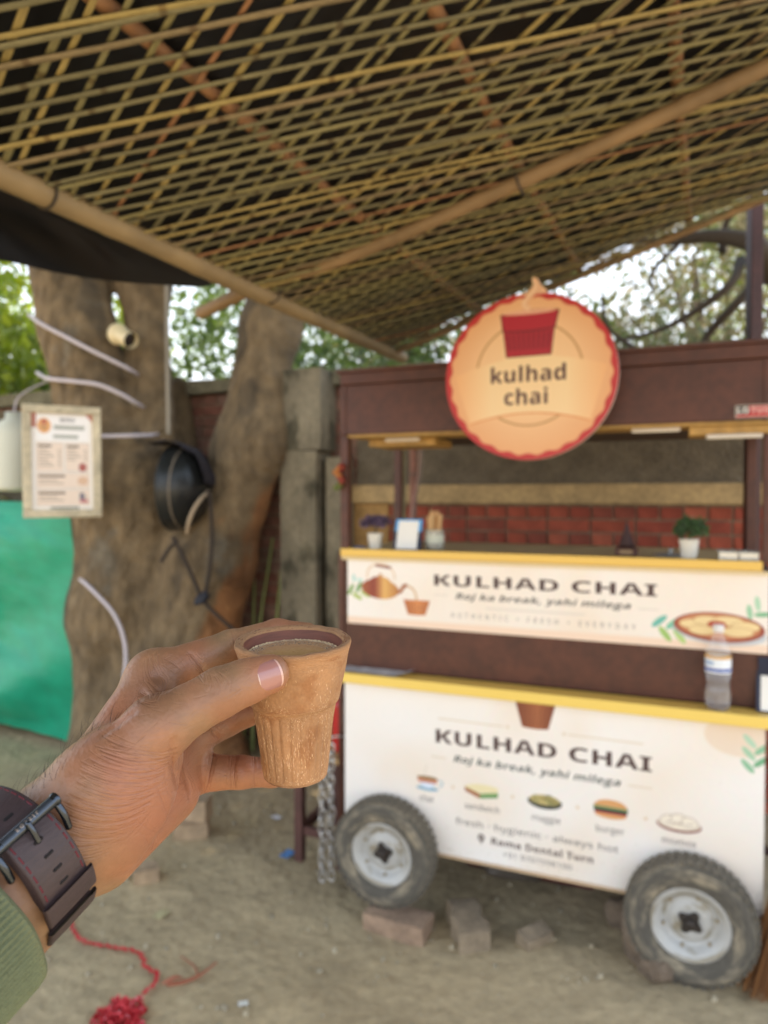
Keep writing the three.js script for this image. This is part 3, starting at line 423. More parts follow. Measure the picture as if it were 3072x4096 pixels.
// ---------------------------------------------------------------- the cart
const cartFrame = (o, x = 0, y = 0, z = 0) => { const p = V3(x, y, z).applyAxisAngle(V3(0, 1, 0), CART_TURN); o.position.set(CART_O[0] + p.x, y, CART_O[2] + p.z); o.rotation.y = CART_TURN; return o; };
const cartThing = (name, label, category, x, y, z, group) => cartFrame(thing(name, label, category, [0, 0, 0], 0, group), x, y, z);
{
  const cart = cartThing('food_cart', 'maroon and white tea cart on four car wheels with yellow counters', 'cart', 0, 0, 0);
  const maroon = std({ color: srgb(92, 50, 34), map: GRAIN, roughness: 0.5 }), yellow = std({ color: srgb(232, 190, 92), roughness: 0.3 }), cream = std({ color: srgb(226, 204, 160), roughness: 0.5 }), under = std({ color: srgb(60, 46, 40), roughness: 0.8 }), ply = std({ color: srgb(196, 156, 88), map: GRAIN, roughness: 0.6 }), steel = std({ color: srgb(70, 64, 60), roughness: 0.6, metalness: 0.4 });

  // printed artwork ------------------------------------------------------------
  const INK = '#4a3432';
  const wash = (c, w, h) => { c.fillStyle = '#f2ece4'; c.fillRect(0, 0, w, h); const r = rng(9); for (let i = 0; i < 60; i++) { const x = r() * w, y = r() * h, s = (0.05 + 0.12 * r()) * w, g = c.createRadialGradient(x, y, 0, x, y, s), t = r() < 0.5 ? '236,214,188' : '244,240,236'; g.addColorStop(0, `rgba(${t},0.30)`); g.addColorStop(1, `rgba(${t},0)`); c.fillStyle = g; c.fillRect(0, 0, w, h); } };
  const splash = (c, w, h, n) => { const r = rng(19); for (let i = 0; i < n; i++) { const y = h * (1 - 0.3 * r() * r()), x = w * r(); c.fillStyle = `rgba(150,126,98,${0.12 + 0.25 * r()})`; c.beginPath(); c.ellipse(x, y, 1.5 + 5 * r() * r(), 1.5 + 4 * r() * r(), r() * 3, 0, 7); c.fill(); } for (let i = 0; i < 26; i++) { c.strokeStyle = `rgba(140,120,100,${0.06 + 0.1 * r()})`; c.lineWidth = 1 + 2 * r(); const x = w * r(), y = h * r(); c.beginPath(); c.moveTo(x, y); c.lineTo(x + 120 * (r() - 0.5), y + 60 * (r() - 0.5)); c.stroke(); } };
  const sprig = (c, x, y, s, rot, cols) => { c.save(); c.translate(x, y); c.rotate(rot); cols.forEach((col, i) => { c.fillStyle = col; const k = i - (cols.length - 1) / 2; c.save(); c.translate(i * s * 0.28, 0); c.rotate((i % 2 ? 1 : -1) * 0.8); c.beginPath(); c.ellipse(s * 0.35, 0, s * 0.38, s * 0.13, 0, 0, 7); c.fill(); c.restore(); void k; }); c.restore(); };
  const spaced = (c, s, x, y, width) => { let tot = 0; for (const ch of s) tot += c.measureText(ch).width; const gap = (width - tot) / (s.length - 1); c.textAlign = 'left'; for (const ch of s) { c.fillText(ch, x, y); x += c.measureText(ch).width + gap; } };
  const tumbler = (c, x, y, wt, wb, h, c1, c2) => { const g = c.createLinearGradient(x - wt / 2, 0, x + wt / 2, 0); g.addColorStop(0, c1); g.addColorStop(0.55, c2); g.addColorStop(1, c1); c.fillStyle = g; c.beginPath(); c.moveTo(x - wt / 2, y); c.lineTo(x + wt / 2, y); c.lineTo(x + wb / 2, y + h); c.quadraticCurveTo(x, y + h * 1.08, x - wb / 2, y + h); c.fill(); c.strokeStyle = 'rgba(80,35,20,0.55)'; c.lineWidth = h * 0.03; for (let i = -3; i <= 3; i++) { c.beginPath(); c.moveTo(x + i * wt * 0.125, y + h * 0.3); c.lineTo(x + i * wb * 0.125, y + h * 0.97); c.stroke(); } };
  const wide = (c, s, x, y, width, px, font) => { c.font = font; const k = width / c.measureText(s).width; c.save(); c.translate(x, y); c.scale(k, px); c.textAlign = 'left'; c.fillText(s, 0, 0); c.restore(); };

  // lower board: 1.552 x 0.647 m, x from 0.02, y from 0.218
  const LB = { x0: 0.02, x1: 1.572, y0: 0.218, y1: 0.865 };
  const lower = canvasTex(2048, 854, (c, w, h) => {
    const S = w / (LB.x1 - LB.x0), X = (x) => (x - LB.x0) * S, Y = (y) => (LB.y1 - y) * S; wash(c, w, h);
    c.fillStyle = 'rgba(214,170,120,0.25)'; c.beginPath(); c.ellipse(X(1.50), Y(0.82), 150, 90, 0, 0, 7); c.fill();
    tumbler(c, X(0.809), Y(0.868), 0.155 * S, 0.098 * S, 0.104 * S, '#7a3f28', '#a8653f');
    c.fillStyle = '#dccbb0'; c.fillRect(X(0.43), Y(0.757), 0.26 * S, 6); c.fillRect(X(0.93), Y(0.757), 0.26 * S, 6); c.beginPath(); c.arc(X(0.705), Y(0.755), 8, 0, 7); c.arc(X(0.915), Y(0.755), 8, 0, 7); c.fill();
    c.fillStyle = INK; wide(c, 'KULHAD CHAI', X(0.408), Y(0.659), 0.815 * S, 1.0, 'bold 96px sans-serif');
    c.fillStyle = '#4d5450'; wide(c, 'Roj ka break, yahi milega', X(0.487), Y(0.590), 0.627 * S, 1.0, 'italic bold 50px sans-serif');
    c.fillStyle = '#dccbb0'; c.fillRect(X(0.40), Y(0.602), 0.06 * S, 6); c.fillRect(X(1.14), Y(0.602), 0.08 * S, 6);
    // tea cup
    let x = X(0.384), y = Y(0.494); c.fillStyle = '#8fb3c4'; c.beginPath(); c.ellipse(x, y + 34, 62, 12, 0, 0, 7); c.fill(); c.fillStyle = '#c98468'; c.beginPath(); c.moveTo(x - 58, y - 22); c.lineTo(x + 58, y - 22); c.quadraticCurveTo(x + 44, y + 30, x, y + 32); c.quadraticCurveTo(x - 44, y + 30, x - 58, y - 22); c.fill(); c.fillStyle = '#dfe6f2'; c.beginPath(); c.moveTo(x - 46, y + 4); c.lineTo(x + 46, y + 4); c.quadraticCurveTo(x + 30, y + 32, x, y + 32); c.quadraticCurveTo(x - 30, y + 32, x - 46, y + 4); c.fill(); c.fillStyle = '#9c7b52'; c.beginPath(); c.ellipse(x, y - 22, 58, 10, 0, 0, 7); c.fill(); c.strokeStyle = '#9db9c6'; c.lineWidth = 7; c.beginPath(); c.arc(x + 66, y - 2, 16, -1.6, 1.8); c.stroke(); c.strokeStyle = 'rgba(190,180,160,0.5)'; c.lineWidth = 4; c.beginPath(); c.moveTo(x - 8, y - 40); c.bezierCurveTo(x - 28, y - 60, x + 8, y - 70, x - 8, y - 92); c.stroke();
    // sandwich
    x = X(0.603); y = Y(0.493); c.fillStyle = '#eadcae'; c.beginPath(); c.moveTo(x - 88, y - 14); c.quadraticCurveTo(x - 20, y - 48, x + 88, y - 26); c.lineTo(x + 86, y + 6); c.quadraticCurveTo(x, y + 20, x - 86, y + 4); c.fill(); c.fillStyle = '#a4643f'; c.beginPath(); c.moveTo(x - 88, y - 10); c.lineTo(x - 6, y + 16); c.lineTo(x - 6, y + 40); c.lineTo(x - 84, y + 12); c.fill(); c.fillStyle = '#6f9a5c'; c.beginPath(); c.moveTo(x - 6, y + 16); c.lineTo(x + 88, y - 2); c.lineTo(x + 86, y + 24); c.lineTo(x - 6, y + 40); c.fill();
    // noodles
    x = X(0.846); y = Y(0.497); c.fillStyle = '#3f4038'; c.beginPath(); c.ellipse(x, y + 10, 84, 34, 0, 0, 7); c.fill(); c.fillStyle = '#c9b577'; c.beginPath(); c.ellipse(x, y - 2, 74, 25, 0, 0, 7); c.fill(); const r = rng(4); for (let i = 0; i < 40; i++) { c.strokeStyle = r() < 0.3 ? '#6d8350' : '#8f7f4c'; c.lineWidth = 3; c.beginPath(); const px = x + (r() - 0.5) * 110, py = y - 2 + (r() - 0.5) * 30; c.arc(px, py, 6 + 8 * r(), r() * 6, r() * 6 + 3); c.stroke(); }
    // burger
    x = X(1.081); y = Y(0.5); c.fillStyle = '#d9a066'; c.beginPath(); c.ellipse(x, y - 14, 76, 36, 0, PI, 2 * PI); c.fill(); c.fillStyle = '#6c8a58'; c.fillRect(x - 80, y - 14, 160, 12); c.fillStyle = '#3c2c28'; c.fillRect(x - 76, y - 2, 152, 16); c.fillStyle = '#c8584a'; c.fillRect(x - 72, y + 14, 144, 7); c.fillStyle = '#d9a066'; c.beginPath(); c.ellipse(x, y + 21, 74, 22, 0, 0, PI); c.fill();
    // dumplings
    x = X(1.309); y = Y(0.496); c.fillStyle = '#8a5148'; c.beginPath(); c.ellipse(x, y + 14, 96, 34, 0, 0, 7); c.fill(); c.fillStyle = '#efe2cc'; c.beginPath(); c.ellipse(x, y + 8, 90, 28, 0, 0, 7); c.fill(); for (const k of [-1, 0, 1]) { c.fillStyle = '#f2e6d2'; c.strokeStyle = '#a08a78'; c.lineWidth = 3; c.beginPath(); c.ellipse(x + k * 46, y - 4 - (k ? 0 : 10), 36, 24, k * 0.3, 0, 7); c.fill(); c.stroke(); c.beginPath(); c.arc(x + k * 46, y - 10, 14, 0.4, 2.6); c.stroke(); }
    c.fillStyle = '#d9b98c'; for (const q of [0.49, 0.725, 0.965, 1.20]) { c.beginPath(); c.arc(X(q), Y(0.49), 7, 0, 7); c.fill(); }
    c.fillStyle = '#5b5452'; c.textAlign = 'center'; c.font = '44px sans-serif'; for (const [t, q] of [['chai', 0.38], ['sandwich', 0.607], ['maggie', 0.851], ['burger', 1.079], ['momos', 1.309]]) c.fillText(t, X(q), Y(0.416));
    wide(c, 'fresh · hygienic · always hot', X(0.5), Y(0.348), 0.61 * S, 1, '46px sans-serif');
    c.fillStyle = INK; wide(c, 'Rama Dental Turn', X(0.64), Y(0.293), 0.385 * S, 1, 'bold 48px sans-serif'); c.beginPath(); c.arc(X(0.604), Y(0.312), 17, 0, 7); c.fill(); c.beginPath(); c.moveTo(X(0.604) - 15, Y(0.31)); c.lineTo(X(0.604) + 15, Y(0.31)); c.lineTo(X(0.604), Y(0.287)); c.fill(); c.fillStyle = '#f2ece4'; c.beginPath(); c.arc(X(0.604), Y(0.312), 7, 0, 7); c.fill();
    c.fillStyle = '#6b6462'; wide(c, '✆ +91 9707598100', X(0.663), Y(0.252), 0.285 * S, 1, '38px sans-serif');
    sprig(c, X(1.538), Y(0.705), 100, -1.5, ['#8fbf9a', '#79b086', '#a5cbaa', '#8fbf9a', '#b4d4b8']); splash(c, w, h, 420);
  });
  // upper panel: 1.585 x 0.27 m, x from 0, y from 1.093
  const UP = { x0: 0, x1: 1.585, y0: 1.093, y1: 1.363 };
  const upper = canvasTex(2048, 349, (c, w, h) => {
    const S = w / UP.x1, X = (x) => x * S, Y = (y) => (UP.y1 - y) * S; wash(c, w, h); c.fillStyle = '#f0d6bf'; c.fillRect(0, h - 38, w, 38);
    sprig(c, X(0.005), Y(1.215), 90, -0.3, ['#7fa35a', '#a9bd62', '#6f9b58', '#b5c878']); sprig(c, X(0.03), Y(1.27), 60, -0.8, ['#a8d4cc', '#bfe0d8']);
    // kettle
    const g = c.createLinearGradient(X(0.06), 0, X(0.24), 0); g.addColorStop(0, '#a8623a'); g.addColorStop(0.35, '#8c3c2c'); g.addColorStop(0.6, '#e0b066'); g.addColorStop(1, '#b5763e'); c.fillStyle = g; c.beginPath(); c.ellipse(X(0.15), Y(1.245), 0.085 * S, 0.042 * S, 0.08, 0, 7); c.fill(); c.beginPath(); c.ellipse(X(0.152), Y(1.278), 0.045 * S, 0.02 * S, 0.05, 0, 7); c.fill(); c.fillStyle = '#c28a48'; c.beginPath(); c.arc(X(0.152), Y(1.302), 10, 0, 7); c.fill();
    c.strokeStyle = '#e3cdb4'; c.lineWidth = 12; c.beginPath(); c.moveTo(X(0.095), Y(1.285)); c.bezierCurveTo(X(0.07), Y(1.37), X(0.225), Y(1.37), X(0.215), Y(1.285)); c.stroke(); c.strokeStyle = '#8c5142'; c.lineWidth = 14; c.beginPath(); c.moveTo(X(0.13), Y(1.344)); c.lineTo(X(0.20), Y(1.335)); c.stroke();
    c.strokeStyle = '#a4623c'; c.lineWidth = 20; c.beginPath(); c.moveTo(X(0.225), Y(1.235)); c.bezierCurveTo(X(0.26), Y(1.235), X(0.24), Y(1.268), X(0.272), Y(1.264)); c.stroke(); c.strokeStyle = '#c79e68'; c.lineWidth = 9; c.beginPath(); c.moveTo(X(0.275), Y(1.262)); c.quadraticCurveTo(X(0.31), Y(1.255), X(0.312), Y(1.205)); c.stroke();
    tumbler(c, X(0.312), Y(1.207), 0.116 * S, 0.076 * S, 0.06 * S, '#b5683a', '#d48a52');
    c.fillStyle = INK; wide(c, 'KULHAD CHAI', X(0.376), Y(1.272), 0.858 * S, 0.93, 'bold 84px sans-serif');
    c.fillStyle = '#4d4a48'; wide(c, 'Roj ka break, yahi milega', X(0.472), Y(1.221), 0.668 * S, 0.95, 'italic bold 46px sans-serif');
    c.fillStyle = '#d9cfc4'; c.fillRect(X(0.385), Y(1.236), 0.06 * S, 5); c.fillRect(X(1.165), Y(1.226), 0.07 * S, 5); c.fillRect(X(0.60), Y(1.193), 0.38 * S, 7);
    c.fillStyle = '#8d8780'; c.font = '34px sans-serif'; spaced(c, 'AUTHENTIC • FRESH • EVERYDAY', X(0.458), Y(1.147), 0.70 * S);
    // plate of dumplings
    sprig(c, X(1.215), Y(1.165), 110, 0.1, ['#6db8a8', '#9cc06a', '#7cc0a0', '#b4cf80']); sprig(c, X(1.53), Y(1.21), 90, -0.9, ['#9ac8a4', '#86bb92', '#aed4b4']);
    c.fillStyle = 'rgba(150,170,190,0.5)'; c.beginPath(); c.ellipse(X(1.43), Y(1.158), 0.15 * S, 0.045 * S, 0.06, 0, 7); c.fill(); c.fillStyle = '#9c4c38'; c.beginPath(); c.ellipse(X(1.43), Y(1.175), 0.145 * S, 0.052 * S, 0.04, 0, 7); c.fill(); c.fillStyle = '#c8855c'; c.beginPath(); c.ellipse(X(1.43), Y(1.178), 0.13 * S, 0.043 * S, 0.04, 0, 7); c.fill();
    for (const [dx, dy, ww] of [[-0.075, 0.004, 0.05], [-0.035, 0.018, 0.045], [0.03, 0.02, 0.05], [0.085, 0.004, 0.045], [-0.05, -0.016, 0.045], [0.06, -0.016, 0.05]]) { c.fillStyle = '#ecd29c'; c.beginPath(); c.ellipse(X(1.43 + dx), Y(1.178 + dy), ww * S, 0.017 * S, 0, 0, 7); c.fill(); c.strokeStyle = 'rgba(160,110,60,0.5)'; c.lineWidth = 3; c.stroke(); } c.fillStyle = '#b8452f'; c.beginPath(); c.ellipse(X(1.425), Y(1.185), 0.03 * S, 0.012 * S, 0, 0, 7); c.fill();
  });
  const print = (g, w, x0, y0, h) => { const p = g.attributes.position, u = new Float32Array(p.count * 2); for (let i = 0; i < p.count; i++) { u[2 * i] = (p.getX(i) - x0) / w; u[2 * i + 1] = (p.getY(i) - y0) / h; } g.setAttribute('uv', new THREE.BufferAttribute(u, 2)); return g; };

  // body ------------------------------------------------------------------------
  part('lower_body', bx(0.03, 1.565, 0.235, 0.862, -0.70, -0.008, 0.004), maroon, cart);
  part('lower_board', print(bx(LB.x0, LB.x1, LB.y0, LB.y1, -0.006, 0, 0.001), LB.x1 - LB.x0, LB.x0, LB.y0, LB.y1 - LB.y0), std({ map: lower, roughness: 0.5 }), cart, 'white printed board with brown lettering and food pictures');
  part('board_edging', [bx(LB.x0 - 0.004, LB.x1 + 0.006, LB.y0 - 0.012, LB.y0 - 0.001, -0.01, 0.003, 0.002)], std({ color: srgb(206, 176, 140), roughness: 0.5 }), cart);
  part('lower_shelf', bx(0.0, 1.62, 0.868, 0.902, -0.076, 0.030, 0.004), yellow, cart);
  part('shelf_edging', bx(0.0, 1.622, 0.866, 0.906, 0.0305, 0.036, 0.002), std({ color: srgb(240, 206, 104), roughness: 0.35 }), cart);
  part('upper_body', bx(-0.016, 1.62, 0.903, 1.362, -0.70, -0.078, 0.004), maroon, cart);
  part('upper_panel', print(bx(UP.x0, UP.x1, UP.y0, UP.y1, -0.077, -0.070, 0.001), UP.x1, 0, UP.y0, UP.y1 - UP.y0), std({ map: upper, roughness: 0.5 }), cart, 'white printed banner with brown lettering, kettle and dumpling plate');
  part('counter_top', bx(-0.022, 1.562, 1.376, 1.404, -0.72, -0.060, 0.003), std({ color: srgb(176, 156, 112), map: GRAIN, roughness: 0.35 }), cart);
  part('counter_edging', bx(-0.024, 1.563, 1.378, 1.411, -0.0595, -0.050, 0.003), yellow, cart);
  part('counter_trim', [bx(-0.022, 1.60, 1.3635, 1.3765, -0.072, -0.056, 0.002)], cream, cart);
  for (const [x, z] of [[-0.012, -0.082], [1.582, -0.082], [-0.012, -0.70], [1.582, -0.70]]) part('post', bx(x - 0.018, x + 0.018, z < -0.5 ? 0.3 : 1.404, 1.89, z - 0.018, z + 0.018, 0.003), maroon, cart);
  part('post', bx(-0.046, -0.018, 0.24, 1.40, -0.104, -0.074, 0.003), maroon, cart);
  part('header_panel', bx(-0.005, 1.64, 1.888, 2.092, -0.05, -0.030, 0.003), maroon, cart);
  part('header_frame', [bx(-0.012, 1.65, 2.094, 2.142, -0.066, -0.022, 0.004), bx(-0.012, 0.014, 1.884, 2.0935, -0.066, -0.026, 0.004), bx(1.556, 1.572, 1.884, 2.0935, -0.062, -0.0265, 0.003)], maroon, cart);
  part('header_side', [bx(-0.010, 0.01, 1.888, 2.14, -0.72, -0.068, 0.003)], maroon, cart);
  part('header_side', [bx(1.622, 1.642, 1.888, 2.14, -0.72, -0.068, 0.003)], maroon, cart);
  part('header_back', [bx(0.012, 1.62, 1.888, 2.14, -0.72, -0.70, 0.003)], maroon, cart);
  part('roof_sheet', bx(-0.03, 1.66, 2.1435, 2.158, -0.74, -0.02, 0.003), maroon, cart);
  part('ceiling_board', bx(0.02, 1.612, 1.876, 1.8865, -0.20, -0.03, 0.002), ply, cart);
  part('ceiling_board', bx(0.06, 0.36, 1.845, 1.8755, -0.40, -0.16, 0.003), ply, cart);
  part('ceiling_board', bx(1.33, 1.60, 1.845, 1.8755, -0.20, -0.05, 0.003), ply, cart);
  part('ceiling_board', bx(0.02, 1.612, 1.878, 1.887, -0.695, -0.21, 0.002), under, cart);
  const tubeM = std({ color: srgb(224, 214, 200), roughness: 0.35 });
  for (const [x, z, l, y] of [[0.23, -0.12, 0.14, 1.868], [1.22, -0.06, 0.15, 1.868], [1.47, -0.04, 0.16, 1.837]]) part('tube_light', capped([[x - l / 2, y, z], [x + l / 2, y, z]], 0.008, 2, 10), tubeM, cart);
  part('hook', tube([[1.60, 1.05, -0.075], [1.60, 1.04, -0.05], [1.60, 1.065, -0.045]], 0.005, 10, 6), steel, cart);
  const sticker = canvasTex(256, 96, (c, w, h) => { c.fillStyle = '#2e2626'; c.fillRect(0, 0, w, h); c.fillStyle = '#a8322e'; c.fillRect(84, 0, w - 84, 74); c.fillStyle = '#c03a34'; c.fillRect(0, 72, w, 24); c.font = 'bold 62px sans-serif'; c.fillStyle = '#e8e4dc'; c.fillText('LO', 8, 62); c.fillStyle = '#e6b4ac'; c.fillText('TUS', 96, 62); c.strokeStyle = '#b9b2a4'; c.lineWidth = 6; c.strokeRect(3, 3, w - 6, h - 6); });
  part('sticker', new THREE.PlaneGeometry(0.125, 0.042).translate(1.535, 1.918, -0.0258), std({ map: sticker, roughness: 0.4 }), cart, 'small black and red maker plate');
  // running gear
  part('chassis', [bx(0.06, 1.5, 0.20, 0.232, -0.10, -0.06, 0.003), bx(0.06, 1.5, 0.20, 0.232, -0.64, -0.60, 0.003)], under, cart);
  for (const [x, y] of [[0.227, 0.2165], [1.346, 0.197]]) part('axle', capped([[x, y, -0.70], [x, y, 0.05]], 0.016, 2, 10), steel, cart);
  part('rear_skirt', bx(0.05, 1.55, 0.045, 0.2335, -0.70, -0.685, 0.002), maroon, cart);
  part('tow_bar', [capped([[0.06, 0.215, -0.35], [-0.10, 0.215, -0.35]], 0.018, 2, 8)], maroon, cart);

  // wheels ----------------------------------------------------------------------
  const rubber = std({ map: dataTex(256, 256, (u, v) => { const d = smooth(-0.2, 0.5, tileFbm(u, v, 7, 3.7, 4) + 0.4 * tileFbm(u, v, 30, 1.7, 3)), k = 1 + 0.2 * tileFbm(u, v, 40, 8.7, 2); return [mix(88, 148, d) * k, mix(83, 136, d) * k, mix(74, 114, d) * k]; }), roughness: 0.9 });
  const rimM = std({ map: dataTex(256, 256, (u, v) => { const d = smooth(0.02, 0.4, tileFbm(u, v, 5, 5.2, 4)), k = 1 + 0.08 * tileFbm(u, v, 30, 8.1, 3); return [mix(186, 150, d) * k, mix(184, 140, d) * k, mix(178, 120, d) * k]; }), roughness: 0.5, metalness: 0.15 }), hubM = std({ color: srgb(58, 50, 44), roughness: 0.6, metalness: 0.3 }), dirtM = std({ color: srgb(150, 132, 100), roughness: 0.95 });
  const RT = 0.209, rr = 0.118, hw = 0.05; // tyre radius, bead radius, half width
  const tyreProf = [[rr, 0.034], [rr + 0.012, 0.040], [rr + 0.035, 0.048], [rr + 0.06, 0.049], [RT - 0.012, 0.044], [RT - 0.004, 0.036], [RT, 0.022], [RT + 0.001, 0], [RT, -0.022], [RT - 0.004, -0.036], [RT - 0.012, -0.044], [rr + 0.06, -0.049], [rr + 0.035, -0.048], [rr, -0.034]];
  const rimProf = [[0.001, 0.012], [0.028, 0.012], [0.03, 0.016], [0.055, 0.018], [0.064, 0.010], [0.072, 0.004], [0.082, 0.004], [0.090, 0.014], [0.098, 0.028], [0.108, 0.031], [0.114, 0.036], [0.122, 0.041], [0.126, 0.039], [0.124, 0.034], [0.112, 0.022], [0.112, -0.02], [0.126, -0.039]];
  const tyreG = lathe(tyreProf, 56).rotateX(PI / 2), rimG = lathe(rimProf, 56).rotateX(PI / 2);
  const lugs = []; for (let i = 0; i < 44; i++) for (const s of [-1, 0, 1]) { const a = (i + (s ? 0.5 : 0)) / 44 * 2 * PI, l = new THREE.BoxGeometry(0.019, 0.006, s ? 0.026 : 0.030); l.rotateY(s * 0.35).translate(0, RT - (s ? 0.002 : -0.001), s * 0.031); if (s) l.rotateX(0); lugs.push(l.rotateZ(a)); }
  const lugG = merge(lugs);
  const hubShape = []; for (let i = 0; i <= 64; i++) { const a = i / 64 * 2 * PI, r = 0.024 + 0.016 * Math.pow(Math.abs(Math.cos(2 * a)), 3); hubShape.push(new THREE.Vector2(r * Math.cos(a), r * Math.sin(a))); }
  const hubG = merge([new THREE.ExtrudeGeometry(new THREE.Shape(hubShape), { depth: 0.008, bevelEnabled: true, bevelSize: 0.002, bevelThickness: 0.002, bevelSegments: 1 }).translate(0, 0, 0.017), lathe([[0.001, 0.045], [0.014, 0.044], [0.017, 0.038], [0.018, 0.02]], 18).rotateX(PI / 2)]);
  for (const [x, y, z, spin] of [[0.227, 0.2165, 0.062, 0.3], [1.346, 0.197, 0.062, 1.0], [0.227, 0.207, -0.76, 0.8], [1.346, 0.197, -0.76, 0.1]]) {
    const tyre = part('wheel', tyreG, rubber, cart); tyre.position.set(x, y, z); tyre.rotation.z = spin; if (z < 0) tyre.rotation.y = PI;
    part('tread', lugG, rubber, tyre).userData.kind = 'stuff'; part('rim', rimG, rimM, tyre); part('hub', hubG, hubM, tyre);
    for (let i = 0; i < 6; i++) { const a = i / 6 * 2 * PI + 0.3; part('rim_bolt', new THREE.CylinderGeometry(0.005, 0.006, 0.010, 6).rotateX(PI / 2).translate(0.087 * Math.cos(a), 0.087 * Math.sin(a), 0.016), dirtM, tyre); }
  }
}
// ---------------------------------------------------------------- round sign on the cart header
{
  const cx = 0.797, cy = 2.061, rx = 0.308, ry = 0.298, sign = cartThing('round_sign', 'round orange sign with wavy red border and red cup picture', 'sign', cx, cy, 0);
  const art = canvasTex(1024, 1200, (c, w, h) => { // canvas spans x +-0.32, y from -0.31 to +0.44
    const S = w / 0.64, X = (x) => w / 2 + x * S, Y = (y) => h - (y + 0.31) * S; c.fillStyle = '#b92f30'; c.fillRect(0, 0, w, h);
    const g = c.createRadialGradient(X(0), Y(0.05), 0, X(0), Y(0), 0.31 * S); g.addColorStop(0, '#efca9a'); g.addColorStop(0.55, '#ecc090'); g.addColorStop(1, '#e0a270'); c.fillStyle = g; c.beginPath(); for (let i = 0; i <= 360; i++) { const a = i / 360 * 2 * PI, k = 0.935 + 0.014 * Math.cos(a * 26); c.lineTo(X(rx * k * Math.cos(a)), Y(ry * k * Math.sin(a))); } c.fill();
    c.strokeStyle = '#b98a58'; c.lineWidth = 11; c.beginPath(); c.ellipse(X(0.0), Y(0.01), 0.19 * S, 0.185 * S, 0, 0, 7); c.stroke();
    // ribbon
    const b = c.createLinearGradient(X(-0.27), 0, X(0.27), 0); b.addColorStop(0, '#eab07a'); b.addColorStop(0.25, '#f0d0a0'); b.addColorStop(0.75, '#f0d0a0'); b.addColorStop(1, '#eab07a'); c.fillStyle = b; c.beginPath(); c.moveTo(X(-0.272), Y(0.015)); c.quadraticCurveTo(X(0), Y(0.12), X(0.272), Y(0.025)); c.lineTo(X(0.215), Y(-0.165)); c.quadraticCurveTo(X(0), Y(-0.095), X(-0.215), Y(-0.165)); c.fill(); c.strokeStyle = '#d98a52'; c.lineWidth = 8; c.beginPath(); c.moveTo(X(-0.215), Y(-0.165)); c.quadraticCurveTo(X(0), Y(-0.095), X(0.215), Y(-0.165)); c.stroke();
    // red cup
    c.fillStyle = '#ab2230'; c.strokeStyle = '#5a1a20'; c.lineWidth = 7; c.beginPath(); c.moveTo(X(-0.10), Y(0.225)); c.quadraticCurveTo(X(0), Y(0.245), X(0.106), Y(0.228)); c.lineTo(X(0.092), Y(0.168)); c.quadraticCurveTo(X(0), Y(0.158), X(-0.092), Y(0.166)); c.closePath(); c.fill(); c.stroke(); c.beginPath(); c.moveTo(X(-0.09), Y(0.166)); c.quadraticCurveTo(X(0), Y(0.155), X(0.09), Y(0.168)); c.lineTo(X(0.079), Y(0.075)); c.lineTo(X(-0.079), Y(0.073)); c.closePath(); c.fill(); c.stroke(); c.strokeStyle = '#5c1720'; c.lineWidth = 9; for (let i = -4; i <= 4; i++) { c.beginPath(); c.moveTo(X(i * 0.0185), Y(0.156)); c.lineTo(X(i * 0.0165), Y(0.096)); c.stroke(); } c.fillStyle = '#e2a98a'; c.beginPath(); c.ellipse(X(0.0), Y(0.229), 0.095 * S, 0.008 * S, 0, 0, 7); c.fill();
    c.fillStyle = b; c.fillRect(X(-0.09), Y(0.071), 0.18 * S, 0.02 * S);
    c.fillStyle = '#4b2a2e'; c.textAlign = 'left'; c.font = 'bold 130px sans-serif'; const put = (t, x0, x1, y, sy) => { const k = (x1 - x0) * S / c.measureText(t).width; c.save(); c.translate(X(x0), Y(y)); c.scale(k, sy); c.fillText(t, 0, 0); c.restore(); }; put('kulhad', -0.143, 0.138, -0.018, 0.95); put('chai', -0.091, 0.074, -0.099, 0.95);
    // steam
    c.fillStyle = '#e4b48e'; c.fillRect(X(-0.045), 0, 0.11 * S, Y(0.29)); c.strokeStyle = '#e9bf98'; c.lineWidth = 34; c.lineCap = 'round'; c.beginPath(); c.moveTo(X(-0.004), Y(0.245)); c.bezierCurveTo(X(-0.045), Y(0.28), X(0.06), Y(0.29), X(0.018), Y(0.345)); c.stroke(); c.strokeStyle = '#d99a72'; c.lineWidth = 6; c.beginPath(); c.moveTo(X(0.0), Y(0.25)); c.bezierCurveTo(X(-0.03), Y(0.28), X(0.075), Y(0.29), X(0.022), Y(0.345)); c.stroke();
  });
  const sh = new THREE.Shape(); const pts = []; for (let i = 0; i <= 120; i++) { const a = i / 120 * 2 * PI; pts.push(new THREE.Vector2(rx * Math.cos(a), ry * Math.sin(a))); }
  // the steam stands up above the disc
  const steam = [[0.066, 0.291], [0.06, 0.305], [0.046, 0.318], [0.036, 0.332], [0.030, 0.346], [0.014, 0.352], [0.010, 0.340], [0.016, 0.326], [0.008, 0.312], [-0.008, 0.2975]].map((p) => new THREE.Vector2(...p));
  const top = pts.filter((p) => !(p.y > 0 && p.x > -0.008 && p.x < 0.066)), i0 = top.findIndex((p, i) => i < 60 && top[i + 1].x < 0 && p.x > 0); top.splice(i0 + 1, 0, ...steam); sh.setFromPoints(top);
  const face = new THREE.ShapeGeometry(sh, 1), body = new THREE.ExtrudeGeometry(sh, { depth: 0.028, bevelEnabled: false, curveSegments: 1 }).translate(0, 0, 0.068);
  const fp = face.attributes.position, fu = new Float32Array(fp.count * 2); for (let i = 0; i < fp.count; i++) { fu[2 * i] = fp.getX(i) / 0.64 + 0.5; fu[2 * i + 1] = (fp.getY(i) + 0.31) / 0.75; } face.setAttribute('uv', new THREE.BufferAttribute(fu, 2));
